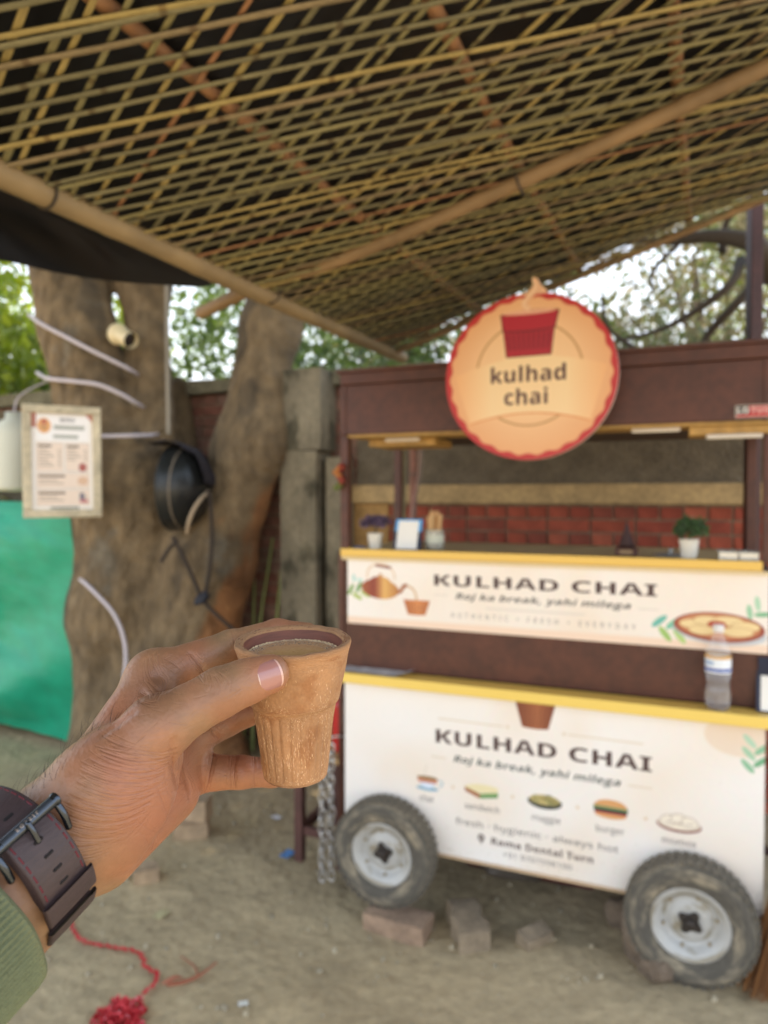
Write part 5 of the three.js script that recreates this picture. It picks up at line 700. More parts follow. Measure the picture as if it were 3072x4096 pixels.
// ---------------------------------------------------------------- clay cup of tea
const CUP_T = vec([-0.046, 1.5624, -0.3569]), CUP_B = vec([-0.0455, 1.4918, -0.3623]);
{
  const axis = CUP_T.clone().sub(CUP_B), Hc = axis.length(); axis.normalize();
  const cup = thing('clay_cup', 'small fluted terracotta cup of milky tea held in the hand', 'cup', CUP_B.toArray());
  cup.quaternion.setFromUnitVectors(V3(0, 1, 0), axis);
  const R0 = 0.0294, prof = [[0, 0.0], [0.50, 0.0], [0.545, 0.012], [0.565, 0.035], [0.60, 0.16], [0.655, 0.35], [0.705, 0.49], [0.735, 0.545], [0.775, 0.565], [0.80, 0.60], [0.865, 0.74], [0.925, 0.87], [0.955, 0.925], [0.978, 0.955], [0.995, 0.978], [0.99, 0.994], [0.96, 1.0], [0.87, 0.992], [0.845, 0.975]];
  const curve = new THREE.SplineCurve(prof.map(([r, y]) => new THREE.Vector2(r, y))), NU = 220, NV = 170, FL = 25;
  const surf = quadGrid(NU, NV, (u, v) => {
    const p = curve.getPoint(v), a = u * 2 * PI, y = p.y; let r = p.x * R0;
    const fl = smooth(0.02, 0.06, y) * smooth(0.535, 0.50, y), wob = 0.25 * noise(a * 1.3, 0.7), ph = a * FL / 1 + wob; const c = Math.pow(Math.abs(Math.cos(ph / 2)), 10); r -= fl * 0.00062 * c;
    r += 0.00032 * fbm(Math.cos(a) * 3, Math.sin(a) * 3, y * 7, 3) * smooth(0.0, 0.05, p.x) + 0.0005 * smooth(0.62, 0.75, y) * noise(Math.cos(a) * 2.2, Math.sin(a) * 2.2, y * 3);
    const rim = smooth(0.95, 1.0, y), yy = y * Hc + rim * 0.0005 * noise(Math.cos(a) * 5, Math.sin(a) * 5, 4.2);
    return V3(r * Math.sin(a), yy, r * Math.cos(a));
  }, (u, v) => [u, v]);
  { const n = surf.attributes.normal; for (let j = 0; j <= NV; j++) { const a = j * (NU + 1), b = a + NU; const q = V3(n.getX(a) + n.getX(b), n.getY(a) + n.getY(b), n.getZ(a) + n.getZ(b)).normalize(); n.setXYZ(a, q.x, q.y, q.z); n.setXYZ(b, q.x, q.y, q.z); } }
  // clay: orange brown body with chalky flecks that gather on the fluted half, dark scorch spots on the rim
  const clay = canvasTex(2048, 1024, (c, w, h) => {
    const img = c.createImageData(w, h);
    for (let y = 0, o = 0; y < h; y++) for (let x = 0; x < w; x++, o += 4) { const u = x / w, v = 1 - y / h, a = tileFbm(u, v, 5, 3.1, 5), f = tileFbm(u, v, 120, 6.1, 2), k = 1 + 0.17 * a + 0.09 * f, g = smooth(0.05, 0.4, tileFbm(u, v, 9, 7.7, 4)); img.data[o] = mix(166, 152, g) * k; img.data[o + 1] = mix(124, 106, g) * k; img.data[o + 2] = mix(86, 68, g) * k; img.data[o + 3] = 255; }
    c.putImageData(img, 0, 0); const r = rng(44); c.lineCap = 'round';
    for (let i = 0; i < 16000; i++) { const v = Math.pow(r(), 1.25) * 0.92, low = v < 0.52 ? 1 : 0.28; if (r() > low) continue; const clump = tileFbm(0.5 * r() + 0.25, v, 8, 2.7, 2), x = r() * w, y = (1 - v) * h, a = PI / 2 + (r() - 0.5) * 2.2, l = 2 + 9 * r() * r(); if (tileFbm(x / w, v, 14, 5.5, 3) < -0.02) continue; void clump; c.strokeStyle = `rgba(${226 + 16 * r()},${192 + 18 * r()},${152 + 22 * r()},${0.25 + 0.45 * r()})`; c.lineWidth = 1.2 + 2.6 * r(); c.beginPath(); c.moveTo(x, y); c.lineTo(x + l * Math.cos(a), y + l * Math.sin(a)); c.stroke(); }
    for (let i = 0; i < 500; i++) { const y = (1 - (0.50 + 0.035 * (r() - 0.3))) * h, x = r() * w; if (tileFbm(x / w, 0.3, 6, 9.5, 2) < 0.02) continue; c.fillStyle = `rgba(232,206,172,${0.2 + 0.4 * r()})`; c.fillRect(x, y, 2 + 6 * r(), 1.5 + 2 * r()); }
    for (let i = 0; i < 60; i++) { const x = r() * w, y = (1 - (0.90 + 0.07 * r())) * h; c.fillStyle = `rgba(84,42,32,${0.35 + 0.5 * r()})`; c.beginPath(); c.ellipse(x, y, 4 + 22 * r() * r(), 2 + 4 * r(), 0, 0, 7); c.fill(); }
    for (const [x0, len, vv, th] of [[0.006, 0.040, 0.872, 9], [-0.022, 0.020, 0.866, 7], [0.050, 0.012, 0.88, 6], [-0.06, 0.018, 0.884, 6], [0.30, 0.03, 0.9, 8], [0.62, 0.04, 0.91, 9]]) for (let k = 0; k < 24; k++) { c.fillStyle = `rgba(82,36,30,${0.25 + 0.4 * r()})`; c.beginPath(); c.ellipse(((x0 + len * r() + 1) % 1) * w, (1 - vv) * h + (r() - 0.5) * th, 3 + 7 * r(), 1.5 + 3 * r(), 0, 0, 7); c.fill(); }
    for (let i = 0; i < 90; i++) { c.fillStyle = `rgba(96,58,40,${0.4 * r()})`; c.beginPath(); c.arc(r() * w, r() * h, 1 + 2 * r(), 0, 7); c.fill(); }
  }); clay.wrapS = THREE.RepeatWrapping;
  const clayRel = dataTex(1024, 512, (u, v) => 0.5 + 0.5 * tileFbm(u, v, 60, 5.1, 4), false);
  part('body', surf, std({ map: clay, bumpMap: clayRel, bumpScale: 0.0006, roughness: 0.88 }), cup);
  const wet = std({ map: dataTex(256, 128, (u, v) => { const k = 1 + 0.22 * tileFbm(u, v, 12, 3.3, 4); return [110 * k, 62 * k, 46 * k]; }), roughness: 0.45 });
  part('inner_wall', lathe([[0.846 * R0, 0.975 * Hc], [0.83 * R0, 0.93 * Hc], [0.77 * R0, 0.8 * Hc], [0.5 * R0, 0.12 * Hc], [0.001, 0.1 * Hc]], 72), wet, cup);
  // tea with a ring of froth
  const tea = canvasTex(1024, 1024, (c, w, h) => {
    c.fillStyle = '#bd9563'; c.fillRect(0, 0, w, h); const r = rng(33);
    for (let i = 0; i < 900; i++) { const a = r() * 2 * PI, d = 0.5 * Math.sqrt(r()); c.fillStyle = r() < 0.5 ? 'rgba(206,174,130,0.10)' : 'rgba(150,112,72,0.10)'; c.beginPath(); c.ellipse(w / 2 + d * w * Math.cos(a), h / 2 + d * w * Math.sin(a), 50 * r() + 10, 12 * r() + 4, r() * 3, 0, 7); c.fill(); }
    c.strokeStyle = 'rgba(222,200,160,0.9)'; c.lineWidth = 56; c.beginPath(); c.arc(w / 2, h / 2, w * 0.468, 0, 7); c.stroke();
    for (let i = 0; i < 2600; i++) { const a = r() * 2 * PI, back = 0.5 - 0.5 * Math.sin(a), d = 0.487 - 0.14 * Math.pow(r(), 1.5) * (0.35 + back), s = 3 + 9 * r() * r(); const x = w / 2 + d * w * Math.cos(a), y = h / 2 + d * w * Math.sin(a); c.fillStyle = 'rgba(120,92,58,0.9)'; c.beginPath(); c.arc(x, y, s, 0, 7); c.fill(); c.strokeStyle = 'rgba(232,214,176,0.9)'; c.lineWidth = 2; c.stroke(); c.fillStyle = 'rgba(60,42,26,0.9)'; c.beginPath(); c.arc(x, y, s * 0.45, 0, 7); c.fill(); }
  });
  const rt = 0.812 * R0; part('tea', new THREE.CircleGeometry(rt, 72).rotateX(-PI / 2).translate(0, 0.905 * Hc, 0), new THREE.MeshPhysicalMaterial({ map: tea, roughness: 0.18, clearcoat: 0.6, clearcoatRoughness: 0.08 }), cup);
  const R = rng(35), bub = []; for (let i = 0; i < 260; i++) { const a = R() * 2 * PI, d = rt * (0.985 - 0.10 * R() * R() * (0.4 + Math.max(0, -Math.sin(a)))), s = 0.00022 + 0.00045 * R() * R(); bub.push(new THREE.SphereGeometry(s, 7, 5).translate(d * Math.cos(a), 0.9052 * Hc, d * Math.sin(a))); }
  part('bubbles', bub, new THREE.MeshPhysicalMaterial({ color: srgb(216, 190, 146), roughness: 0.1, clearcoat: 1 }), cup).userData.kind = 'stuff';
}

// ---------------------------------------------------------------- the person's hand, forearm and sleeve
const WRIST = vec([-0.1322, 1.4957, -0.2848]), FORE = vec([-0.1449, 1.4849, -0.2616]), ELBOW = FORE.clone().addScaledVector(WRIST.clone().sub(FORE).normalize(), -0.25);
{
  const J = {
    w: [-0.1322, 1.4957, -0.2848], wd: [-0.1358, 1.487, -0.2986], f1: [-0.1449, 1.4849, -0.2616], f1d: [-0.1493, 1.4776, -0.2724],
    wi: [-0.1329, 1.4967, -0.2949], wm: [-0.1352, 1.4882, -0.3027], wr: [-0.1357, 1.4816, -0.3095], wl: [-0.1314, 1.4773, -0.3114],
    i0: [-0.1115, 1.546, -0.343], i1: [-0.0804, 1.5541, -0.3722], i2: [-0.0604, 1.5566, -0.3983], i3: [-0.0435, 1.5559, -0.3963],
    m0: [-0.112, 1.5225, -0.3695], m1: [-0.0878, 1.5263, -0.3966], m2: [-0.0638, 1.5315, -0.4027], m3: [-0.047, 1.5346, -0.3948],
    r0: [-0.1094, 1.5012, -0.383], r1: [-0.0914, 1.5058, -0.4051], r2: [-0.0689, 1.5137, -0.4073], r3: [-0.0515, 1.5198, -0.3974],
    l0: [-0.1056, 1.4848, -0.3806], l1: [-0.0779, 1.4845, -0.3826], l2: [-0.0622, 1.481, -0.3915], l3: [-0.049, 1.4814, -0.3925],
    t0: [-0.1181, 1.5136, -0.2873], t1: [-0.0968, 1.5358, -0.2998], t2: [-0.0722, 1.5478, -0.3131], t2b: [-0.0626, 1.5508, -0.3186], t3: [-0.0524, 1.5534, -0.3227],
    th1: [-0.1122, 1.5125, -0.3002], th2: [-0.1171, 1.5014, -0.294], th3: [-0.1066, 1.5162, -0.3193], hy1: [-0.1221, 1.482, -0.3045], hy2: [-0.109, 1.4826, -0.3585], pm: [-0.114, 1.4935, -0.3468],
    web: [-0.1062, 1.5408, -0.3339],
  };
  const b = (a, ra, c, rc, k) => [...J[a], ra, ...J[c], rc, k ?? 0.007];
  const bones = [
    [...ELBOW.toArray(), 0.036, ...J.f1, 0.0235, 0.012], b('f1', 0.0232, 'w', 0.0215, 0.012), b('f1d', 0.0232, 'wd', 0.0212, 0.012),
    b('wi', 0.0165, 'i0', 0.0122, 0.009), b('wm', 0.017, 'm0', 0.0125, 0.009), b('wr', 0.016, 'r0', 0.0118, 0.009), b('wl', 0.0145, 'l0', 0.0112, 0.009),
    b('hy1', 0.0165, 'hy2', 0.0135, 0.010), b('w', 0.0205, 'th2', 0.0195, 0.012), b('th2', 0.0195, 'th1', 0.0215, 0.012), b('th1', 0.0215, 'th3', 0.015, 0.010), b('pm', 0.013, 'r0', 0.0105, 0.010),
    b('w', 0.019, 't0', 0.0172, 0.010), b('t0', 0.0178, 't1', 0.0128, 0.008), b('t1', 0.0128, 't2', 0.0106, 0.006), b('t2', 0.0106, 't2b', 0.0097, 0.004), b('t2b', 0.0097, 't3', 0.0090, 0.004),
    b('web', 0.006, 't1', 0.008, 0.010), b('i0', 0.0122, 'web', 0.0085, 0.008),
    b('i0', 0.0122, 'i1', 0.0098, 0.005), b('i1', 0.0098, 'i2', 0.0086, 0.003), b('i2', 0.0086, 'i3', 0.0079, 0.003),
    b('m0', 0.0122, 'm1', 0.0098, 0.005), b('m1', 0.0098, 'm2', 0.0086, 0.003), b('m2', 0.0086, 'm3', 0.0079, 0.003),
    b('r0', 0.0115, 'r1', 0.0092, 0.005), b('r1', 0.0092, 'r2', 0.0082, 0.003), b('r2', 0.0082, 'r3', 0.0076, 0.003),
    b('l0', 0.0108, 'l1', 0.0084, 0.005), b('l1', 0.0084, 'l2', 0.0077, 0.003), b('l2', 0.0077, 'l3', 0.0072, 0.003),
  ];
  const f0 = boneField(bones, 0.007, 0.03);
  // folds pressed into the surface: [depth, width, line]; each line is first dropped onto the skin
  const N0 = V3(0.22, 0.30, 0.93).normalize(), lines = [[0.0016, 0.0016, [[-0.0954, 1.5212, -0.3274], [-0.0960, 1.5160, -0.3273], [-0.0958, 1.5102, -0.3272], [-0.0938, 1.5034, -0.3270], [-0.0914, 1.4971, -0.3269], [-0.0911, 1.4929, -0.3268]]], [0.0014, 0.0013, [[-0.0902, 1.5000, -0.3720], [-0.0917, 1.4920, -0.3718], [-0.0935, 1.4830, -0.3716], [-0.0945, 1.4791, -0.3715]]], [0.0007, 0.0012, [[-0.0789, 1.4978, -0.3739], [-0.0801, 1.4912, -0.3738], [-0.0801, 1.4804, -0.3735]]], [0.0012, 0.0014, [[-0.0956, 1.5568, -0.3503], [-0.0928, 1.5534, -0.3502], [-0.0888, 1.5473, -0.3501]]], [0.003, 0.003, [[-0.1023, 1.5537, -0.3202], [-0.0992, 1.5506, -0.3201], [-0.0995, 1.5460, -0.3200]]], [0.0012, 0.0016, [[-0.1117, 1.5433, -0.3280], [-0.1075, 1.5412, -0.3279], [-0.1027, 1.5425, -0.3279]]], [0.001, 0.0016, [[-0.1053, 1.5430, -0.2979], [-0.1111, 1.5387, -0.2978], [-0.1168, 1.5344, -0.2977]]], [0.0006, 0.0012, [[-0.0729, 1.5583, -0.3003], [-0.0724, 1.5539, -0.3002], [-0.0733, 1.5511, -0.3001]]], [0.001, 0.0014, [[-0.0959, 1.5108, -0.3922], [-0.0953, 1.5045, -0.3921], [-0.0925, 1.5010, -0.3920]]]].map(([dp, w, pts]) => { const q = new THREE.CatmullRomCurve3(pts.map(vec)).getPoints(14).map((p) => { p.addScaledVector(N0, 0.05); for (let i = 0; i < 60; i++) { const d = f0(p.x, p.y, p.z); p.addScaledVector(N0, -Math.min(d, 0.004) * 0.8); if (Math.abs(d) < 0.0002) break; } return p; }); return { dp, w, q }; });
  const f = (x, y, z) => { let d = f0(x, y, z); if (d > 0.006 || d < -0.008) return d; for (const l of lines) { let m = 1; for (const p of l.q) { const a = x - p.x, b2 = y - p.y, c = z - p.z, e = a * a + b2 * b2 + c * c; if (e < m) m = e; } if (m < 9 * l.w * l.w) d += l.dp * Math.exp(-m / (l.w * l.w)); } return d; };
  // uv plane of the hand: flat onto the side that faces out over the thumb
  const N = V3(0.22, 0.20, 0.95).normalize(), UX = V3(0, 1, 0).cross(N).normalize(), VX = N.clone().cross(UX), O = vec(J.th1), SPAN = 0.34;
  const uvOf = (p) => { const d = vec(p).sub(O); return [0.5 + d.dot(UX) / SPAN, 0.5 + d.dot(VX) / SPAN]; };
  const body = surfaceNets(f, [-0.33, 1.32, -0.43], [0.02, 1.60, -0.02], 0.0016);
  { const p = body.attributes.position, u = new Float32Array(p.count * 2); for (let i = 0; i < p.count; i++) { const t = uvOf([p.getX(i), p.getY(i), p.getZ(i)]); u[2 * i] = t[0]; u[2 * i + 1] = t[1]; } body.setAttribute('uv', new THREE.BufferAttribute(u, 2)); }
  const folds = [[4, 1, [[-0.1144, 1.5335, -0.2977], [-0.1025, 1.5297, -0.2976], [-0.0929, 1.5277, -0.2976], [-0.0877, 1.5287, -0.2976]]], [2.2, 0.7, [[-0.1127, 1.5317, -0.2977], [-0.1008, 1.5278, -0.2976], [-0.0912, 1.5259, -0.2975]]], [2, 0.6, [[-0.1034, 1.5267, -0.2976], [-0.0939, 1.5248, -0.2975], [-0.0886, 1.5257, -0.2975]]], [4, 1, [[-0.1168, 1.5301, -0.2976], [-0.1072, 1.5263, -0.2975], [-0.0953, 1.5244, -0.2975], [-0.0881, 1.5263, -0.2975]]], [2.2, 0.7, [[-0.1151, 1.5283, -0.2976], [-0.1056, 1.5245, -0.2975], [-0.0936, 1.5226, -0.2975]]], [2, 0.6, [[-0.1082, 1.5233, -0.2975], [-0.0963, 1.5214, -0.2974], [-0.0891, 1.5233, -0.2975]]], [4, 1, [[-0.1201, 1.5268, -0.2976], [-0.1092, 1.5220, -0.2974], [-0.0977, 1.5201, -0.2974], [-0.0901, 1.5225, -0.2975]]], [2.2, 0.7, [[-0.1185, 1.5250, -0.2975], [-0.1075, 1.5202, -0.2974], [-0.0960, 1.5183, -0.2974]]], [2, 0.6, [[-0.1101, 1.5191, -0.2974], [-0.0987, 1.5171, -0.2973], [-0.0910, 1.5195, -0.2974]]], [4, 1, [[-0.1225, 1.5230, -0.2975], [-0.1120, 1.5187, -0.2974], [-0.0996, 1.5168, -0.2973], [-0.0920, 1.5187, -0.2974]]], [2.2, 0.7, [[-0.1209, 1.5212, -0.2974], [-0.1104, 1.5169, -0.2973], [-0.0979, 1.5149, -0.2973]]], [2, 0.6, [[-0.1130, 1.5157, -0.2973], [-0.1006, 1.5138, -0.2973], [-0.0929, 1.5157, -0.2973]]], [4, 1, [[-0.1240, 1.5191, -0.2974], [-0.1130, 1.5139, -0.2973], [-0.1025, 1.5125, -0.2972], [-0.0939, 1.5148, -0.2973]]], [2.2, 0.7, [[-0.1223, 1.5173, -0.2973], [-0.1113, 1.5121, -0.2972], [-0.1008, 1.5106, -0.2972]]], [2, 0.6, [[-0.1139, 1.5109, -0.2972], [-0.1034, 1.5095, -0.2972], [-0.0948, 1.5119, -0.2972]]], [4, 1, [[-0.1264, 1.5144, -0.2973], [-0.1144, 1.5096, -0.2972], [-0.1049, 1.5086, -0.2971], [-0.0963, 1.5115, -0.2972]]], [2.2, 0.7, [[-0.1247, 1.5126, -0.2972], [-0.1127, 1.5078, -0.2971], [-0.1032, 1.5068, -0.2971]]], [2, 0.6, [[-0.1154, 1.5066, -0.2971], [-0.1058, 1.5057, -0.2971], [-0.0972, 1.5085, -0.2971]]], [4, 1, [[-0.1273, 1.5110, -0.2972], [-0.1158, 1.5067, -0.2971], [-0.1053, 1.5058, -0.2971], [-0.0977, 1.5086, -0.2971]]], [2.2, 0.7, [[-0.1256, 1.5092, -0.2972], [-0.1142, 1.5049, -0.2970], [-0.1037, 1.5040, -0.2970]]], [2, 0.6, [[-0.1168, 1.5038, -0.2970], [-0.1063, 1.5028, -0.2970], [-0.0987, 1.5057, -0.2971]]], [4, 1, [[-0.1302, 1.5086, -0.2971], [-0.1192, 1.5039, -0.2970], [-0.1072, 1.5029, -0.2970], [-0.0996, 1.5058, -0.2971]]], [2.2, 0.7, [[-0.1285, 1.5068, -0.2971], [-0.1175, 1.5020, -0.2970], [-0.1056, 1.5011, -0.2970]]], [2, 0.6, [[-0.1201, 1.5009, -0.2970], [-0.1082, 1.4999, -0.2969], [-0.1006, 1.5028, -0.2970]]], [4, 1, [[-0.1321, 1.5058, -0.2971], [-0.1216, 1.5015, -0.2970], [-0.1092, 1.4996, -0.2969], [-0.1025, 1.5015, -0.2970]]], [2.2, 0.7, [[-0.1304, 1.5040, -0.2970], [-0.1199, 1.4997, -0.2969], [-0.1075, 1.4978, -0.2969]]], [2, 0.6, [[-0.1225, 1.4985, -0.2969], [-0.1101, 1.4966, -0.2969], [-0.1034, 1.4985, -0.2969]]], [4, 1, [[-0.1330, 1.5020, -0.2970], [-0.1240, 1.4991, -0.2969], [-0.1144, 1.4972, -0.2969], [-0.1063, 1.4981, -0.2969]]], [2.2, 0.7, [[-0.1314, 1.5001, -0.2969], [-0.1223, 1.4973, -0.2969], [-0.1127, 1.4954, -0.2968]]], [2, 0.6, [[-0.1249, 1.4961, -0.2968], [-0.1154, 1.4942, -0.2968], [-0.1072, 1.4952, -0.2968]]], [2.5, 0.7, [[-0.1279, 1.4962, -0.2948], [-0.1160, 1.4948, -0.2948], [-0.1056, 1.4981, -0.2949]]], [2.5, 0.7, [[-0.1293, 1.4929, -0.2948], [-0.1208, 1.4915, -0.2947], [-0.1122, 1.4929, -0.2948]]], [2.5, 0.7, [[-0.1018, 1.5028, -0.2950], [-0.0980, 1.4976, -0.2949], [-0.0956, 1.4953, -0.2948]]], [2.5, 0.7, [[-0.1084, 1.4934, -0.2948], [-0.1018, 1.4990, -0.2949], [-0.0970, 1.5047, -0.2950]]], [6, 1.2, [[-0.0974, 1.5179, -0.3324], [-0.0976, 1.5099, -0.3322], [-0.0958, 1.5019, -0.3320], [-0.0928, 1.4950, -0.3318], [-0.0924, 1.4902, -0.3317]]], [3, 0.8, [[-0.1027, 1.5062, -0.3321], [-0.1006, 1.4992, -0.3319], [-0.0990, 1.4907, -0.3317]]], [3, 0.6, [[-0.1075, 1.4864, -0.3316], [-0.1064, 1.4806, -0.3315], [-0.1080, 1.4726, -0.3313]]], [5, 1.1, [[-0.0797, 1.4946, -0.3818], [-0.0812, 1.4894, -0.3817], [-0.0815, 1.4833, -0.3816], [-0.0806, 1.4777, -0.3814]]], [5, 1.1, [[-0.0825, 1.4943, -0.3818], [-0.0837, 1.4875, -0.3817], [-0.0831, 1.4777, -0.3814]]], [5, 1.1, [[-0.0923, 1.4964, -0.3819], [-0.0941, 1.4882, -0.3817], [-0.0959, 1.4790, -0.3815], [-0.0971, 1.4750, -0.3814]]], [5, 1.1, [[-0.0702, 1.4937, -0.3818], [-0.0708, 1.4851, -0.3816], [-0.0702, 1.4777, -0.3814]]], [4, 0.9, [[-0.0983, 1.5550, -0.3582], [-0.0949, 1.5510, -0.3581], [-0.0909, 1.5453, -0.3580]]], [4, 0.9, [[-0.0963, 1.5541, -0.3582], [-0.0943, 1.5510, -0.3581], [-0.0926, 1.5493, -0.3581]]], [4, 0.9, [[-0.0771, 1.5659, -0.3585], [-0.0760, 1.5613, -0.3584], [-0.0754, 1.5579, -0.3583]]], [3.2, 0.9, [[-0.1096, 1.5600, -0.3333], [-0.1091, 1.5552, -0.3332], [-0.1064, 1.5510, -0.3331]]], [3.2, 0.9, [[-0.1070, 1.5595, -0.3333], [-0.1064, 1.5552, -0.3332], [-0.1038, 1.5515, -0.3331]]], [3.2, 0.9, [[-0.1112, 1.5579, -0.3333], [-0.1112, 1.5526, -0.3332], [-0.1091, 1.5488, -0.3331]]], [3.2, 0.9, [[-0.1038, 1.5579, -0.3333], [-0.1006, 1.5563, -0.3333], [-0.0963, 1.5526, -0.3332]]], [3.2, 0.9, [[-0.1064, 1.5504, -0.3331], [-0.1027, 1.5483, -0.3331], [-0.1024, 1.5451, -0.3330], [-0.1035, 1.5419, -0.3329]]], [3.2, 0.9, [[-0.1134, 1.5424, -0.3329], [-0.1091, 1.5398, -0.3329], [-0.1038, 1.5408, -0.3329]]], [3.2, 0.9, [[-0.1102, 1.5472, -0.3330], [-0.1075, 1.5451, -0.3330], [-0.1054, 1.5430, -0.3329]]], [3, 0.7, [[-0.0763, 1.5562, -0.3102], [-0.0753, 1.5533, -0.3102], [-0.0763, 1.5503, -0.3101]]], [3, 0.7, [[-0.0728, 1.5572, -0.3103], [-0.0698, 1.5557, -0.3102], [-0.0683, 1.5523, -0.3102]]], [3, 0.7, [[-0.0743, 1.5557, -0.3102], [-0.0718, 1.5523, -0.3102], [-0.0728, 1.5483, -0.3101]]], [3, 0.7, [[-0.0678, 1.5567, -0.3103], [-0.0668, 1.5533, -0.3102], [-0.0678, 1.5493, -0.3101]]], [3, 0.7, [[-0.0708, 1.5582, -0.3103], [-0.0668, 1.5592, -0.3103]]], [4, 1, [[-0.0978, 1.5085, -0.3972], [-0.0968, 1.5028, -0.3970], [-0.0936, 1.4993, -0.3969]]], [4, 1, [[-0.0959, 1.5092, -0.3972], [-0.0940, 1.5047, -0.3971], [-0.0920, 1.5028, -0.3970]]]];
  const TW = 1536, path = (c, pts) => { const q = pts.map((p) => { const t = uvOf(p); return [t[0] * TW, (1 - t[1]) * TW]; }); c.beginPath(); c.moveTo(...q[0]); for (let i = 1; i < q.length - 1; i++) c.quadraticCurveTo(...q[i], (q[i][0] + q[i + 1][0]) / 2, (q[i][1] + q[i + 1][1]) / 2); c.lineTo(...q[q.length - 1]); c.stroke(); };
  const rel = canvasTex(TW, TW, (c, w, h) => {
    const img = c.createImageData(w, h), R = rng(3); for (let j = 0, o = 0; j < h; j++) for (let i = 0; i < w; i++, o += 4) { const n = 190 + 40 * tileFbm(i / w, j / h, 220, 3.3, 2) + 14 * tileFbm(i / w, j / h, 40, 6.3, 2); img.data[o] = img.data[o + 1] = img.data[o + 2] = n; img.data[o + 3] = 255; } c.putImageData(img, 0, 0); c.lineCap = 'round'; void R;
    for (const [wd, al, pts] of folds) for (const [m, a] of [[3.0, 0.08], [1.3, 0.16], [0.6, 0.36]]) { c.lineWidth = wd * m * 0.62; c.strokeStyle = `rgba(40,40,40,${a * al})`; path(c, pts); }
    const r4 = rng(8); for (const [wd, al, pts] of folds) for (let k = 0; k < 5; k++) { const dx = (r4() - 0.5) * 0.0045, dy = (r4() - 0.5) * 0.0045; c.lineWidth = 0.9 + 0.8 * r4(); c.strokeStyle = `rgba(50,50,50,${0.28 * al})`; path(c, pts.map(([x, y, z]) => [x + dx + (r4() - 0.5) * 0.0026, y + dy + (r4() - 0.5) * 0.0026, z])); }
    const r2 = rng(12); c.lineWidth = 1.2; for (let i = 0; i < 4200; i++) { const x = r2() * w, y = r2() * h, a = -0.35 + (r2() - 0.5) * 1.4, l = 14 + 26 * r2(); c.strokeStyle = 'rgba(90,90,90,0.35)'; c.beginPath(); c.moveTo(x, y); c.quadraticCurveTo(x + l * 0.5 * Math.cos(a), y + l * 0.5 * Math.sin(a) + 4 * (r2() - 0.5), x + l * Math.cos(a), y + l * Math.sin(a)); c.stroke(); }
  }, false);
  const tone = canvasTex(TW, TW, (c, w, h) => {
    const img = c.createImageData(w, h); for (let j = 0, o = 0; j < h; j++) for (let i = 0; i < w; i++, o += 4) { const a = tileFbm(i / w, j / h, 14, 5.3, 4), b2 = tileFbm(i / w, j / h, 90, 2.3, 2), k = 1 + 0.13 * a + 0.08 * b2; const rd = tileFbm(i / w, j / h, 9, 8.9, 3); img.data[o] = 150 * k + 10 * rd; img.data[o + 1] = 108 * k - 9 * a - 14 * rd; img.data[o + 2] = 77 * k - 8 * a - 10 * rd; img.data[o + 3] = 255; } c.putImageData(img, 0, 0);
    const blot = (p, r, col, al) => { const t = uvOf(p), x = t[0] * w, y = (1 - t[1]) * h, s = r / SPAN * w, g = c.createRadialGradient(x, y, 0, x, y, s); g.addColorStop(0, `rgba(${col},${al})`); g.addColorStop(1, `rgba(${col},0)`); c.fillStyle = g; c.fillRect(x - s, y - s, 2 * s, 2 * s); };
    // pinker palm and finger pads, browner knuckles and back of the hand
    for (const p of [J.l0, J.l1, J.r0, J.m1, J.pm, J.hy2, J.l2]) blot(p, 0.024, '156,98,74', 0.45); for (const p of [J.t3, J.i2]) blot(p, 0.016, '162,106,82', 0.45); for (const p of [J.web, J.i0]) blot(p, 0.016, '116,78,56', 0.45); blot(J.t2, 0.012, '138,94,64', 0.5); for (const p of [J.w, J.wi]) blot(p, 0.03, '142,102,70', 0.45);
    c.lineCap = 'round'; for (const [wd, al, pts] of folds) { c.lineWidth = wd * 0.55; c.strokeStyle = `rgba(124,74,52,${0.26 * al})`; path(c, pts); }
  });
  const skin = new THREE.MeshPhysicalMaterial({ map: tone, bumpMap: rel, bumpScale: 0.0009, roughness: 0.46, sheen: 0.2, sheenRoughness: 0.5, sheenColor: srgb(230, 150, 120), side: THREE.DoubleSide });
  const person = thing('person', 'left hand and forearm in olive sleeve holding up the clay cup', 'person', [0, 0, 0]);
  part('hand_and_forearm', body, skin, person);
  // thumb nail
  {
    const a = vec(J.t2b), t = vec(J.t3), ax = t.clone().sub(a).normalize(), up = V3(0, 1.635, 0).sub(t); up.addScaledVector(ax, -up.dot(ax)).normalize(); up.applyAxisAngle(ax, 0.10); const sd = ax.clone().cross(up).normalize();
    const nail = (lift) => quadGrid(24, 24, (u, v) => { const s = (u - 0.5) * 2, l = v, ph = s * 1.02 * (1 - 0.10 * Math.pow(Math.abs(2 * v - 1), 3)), along = mix(-0.0092, 0.0046, l) - 0.0016 * s * s * (l > 0.5 ? 1 : -0.9) * Math.abs(2 * l - 1), r = lift + 0.0003 + (along < 0 ? mix(0.0092, 0.0099, -along / 0.0092) : Math.sqrt(0.0092 ** 2 - (0.8 * along) ** 2)) - 0.0004 * smooth(0.2, 0, l) - 0.0009 * Math.pow(Math.abs(s), 4); return t.clone().addScaledVector(ax, along).addScaledVector(up, r * Math.cos(ph) * 0.985).addScaledVector(sd, r * Math.sin(ph) * 0.93); });
    const nt = canvasTex(256, 256, (c, w, h) => { c.fillStyle = '#a5736a'; c.fillRect(0, 0, w, h); c.fillStyle = '#c6a596'; c.beginPath(); c.ellipse(w / 2, h, w * 0.42, h * 0.22, 0, 0, 7); c.fill(); c.fillStyle = '#d3a99a'; c.fillRect(0, 0, w, h * 0.07); });
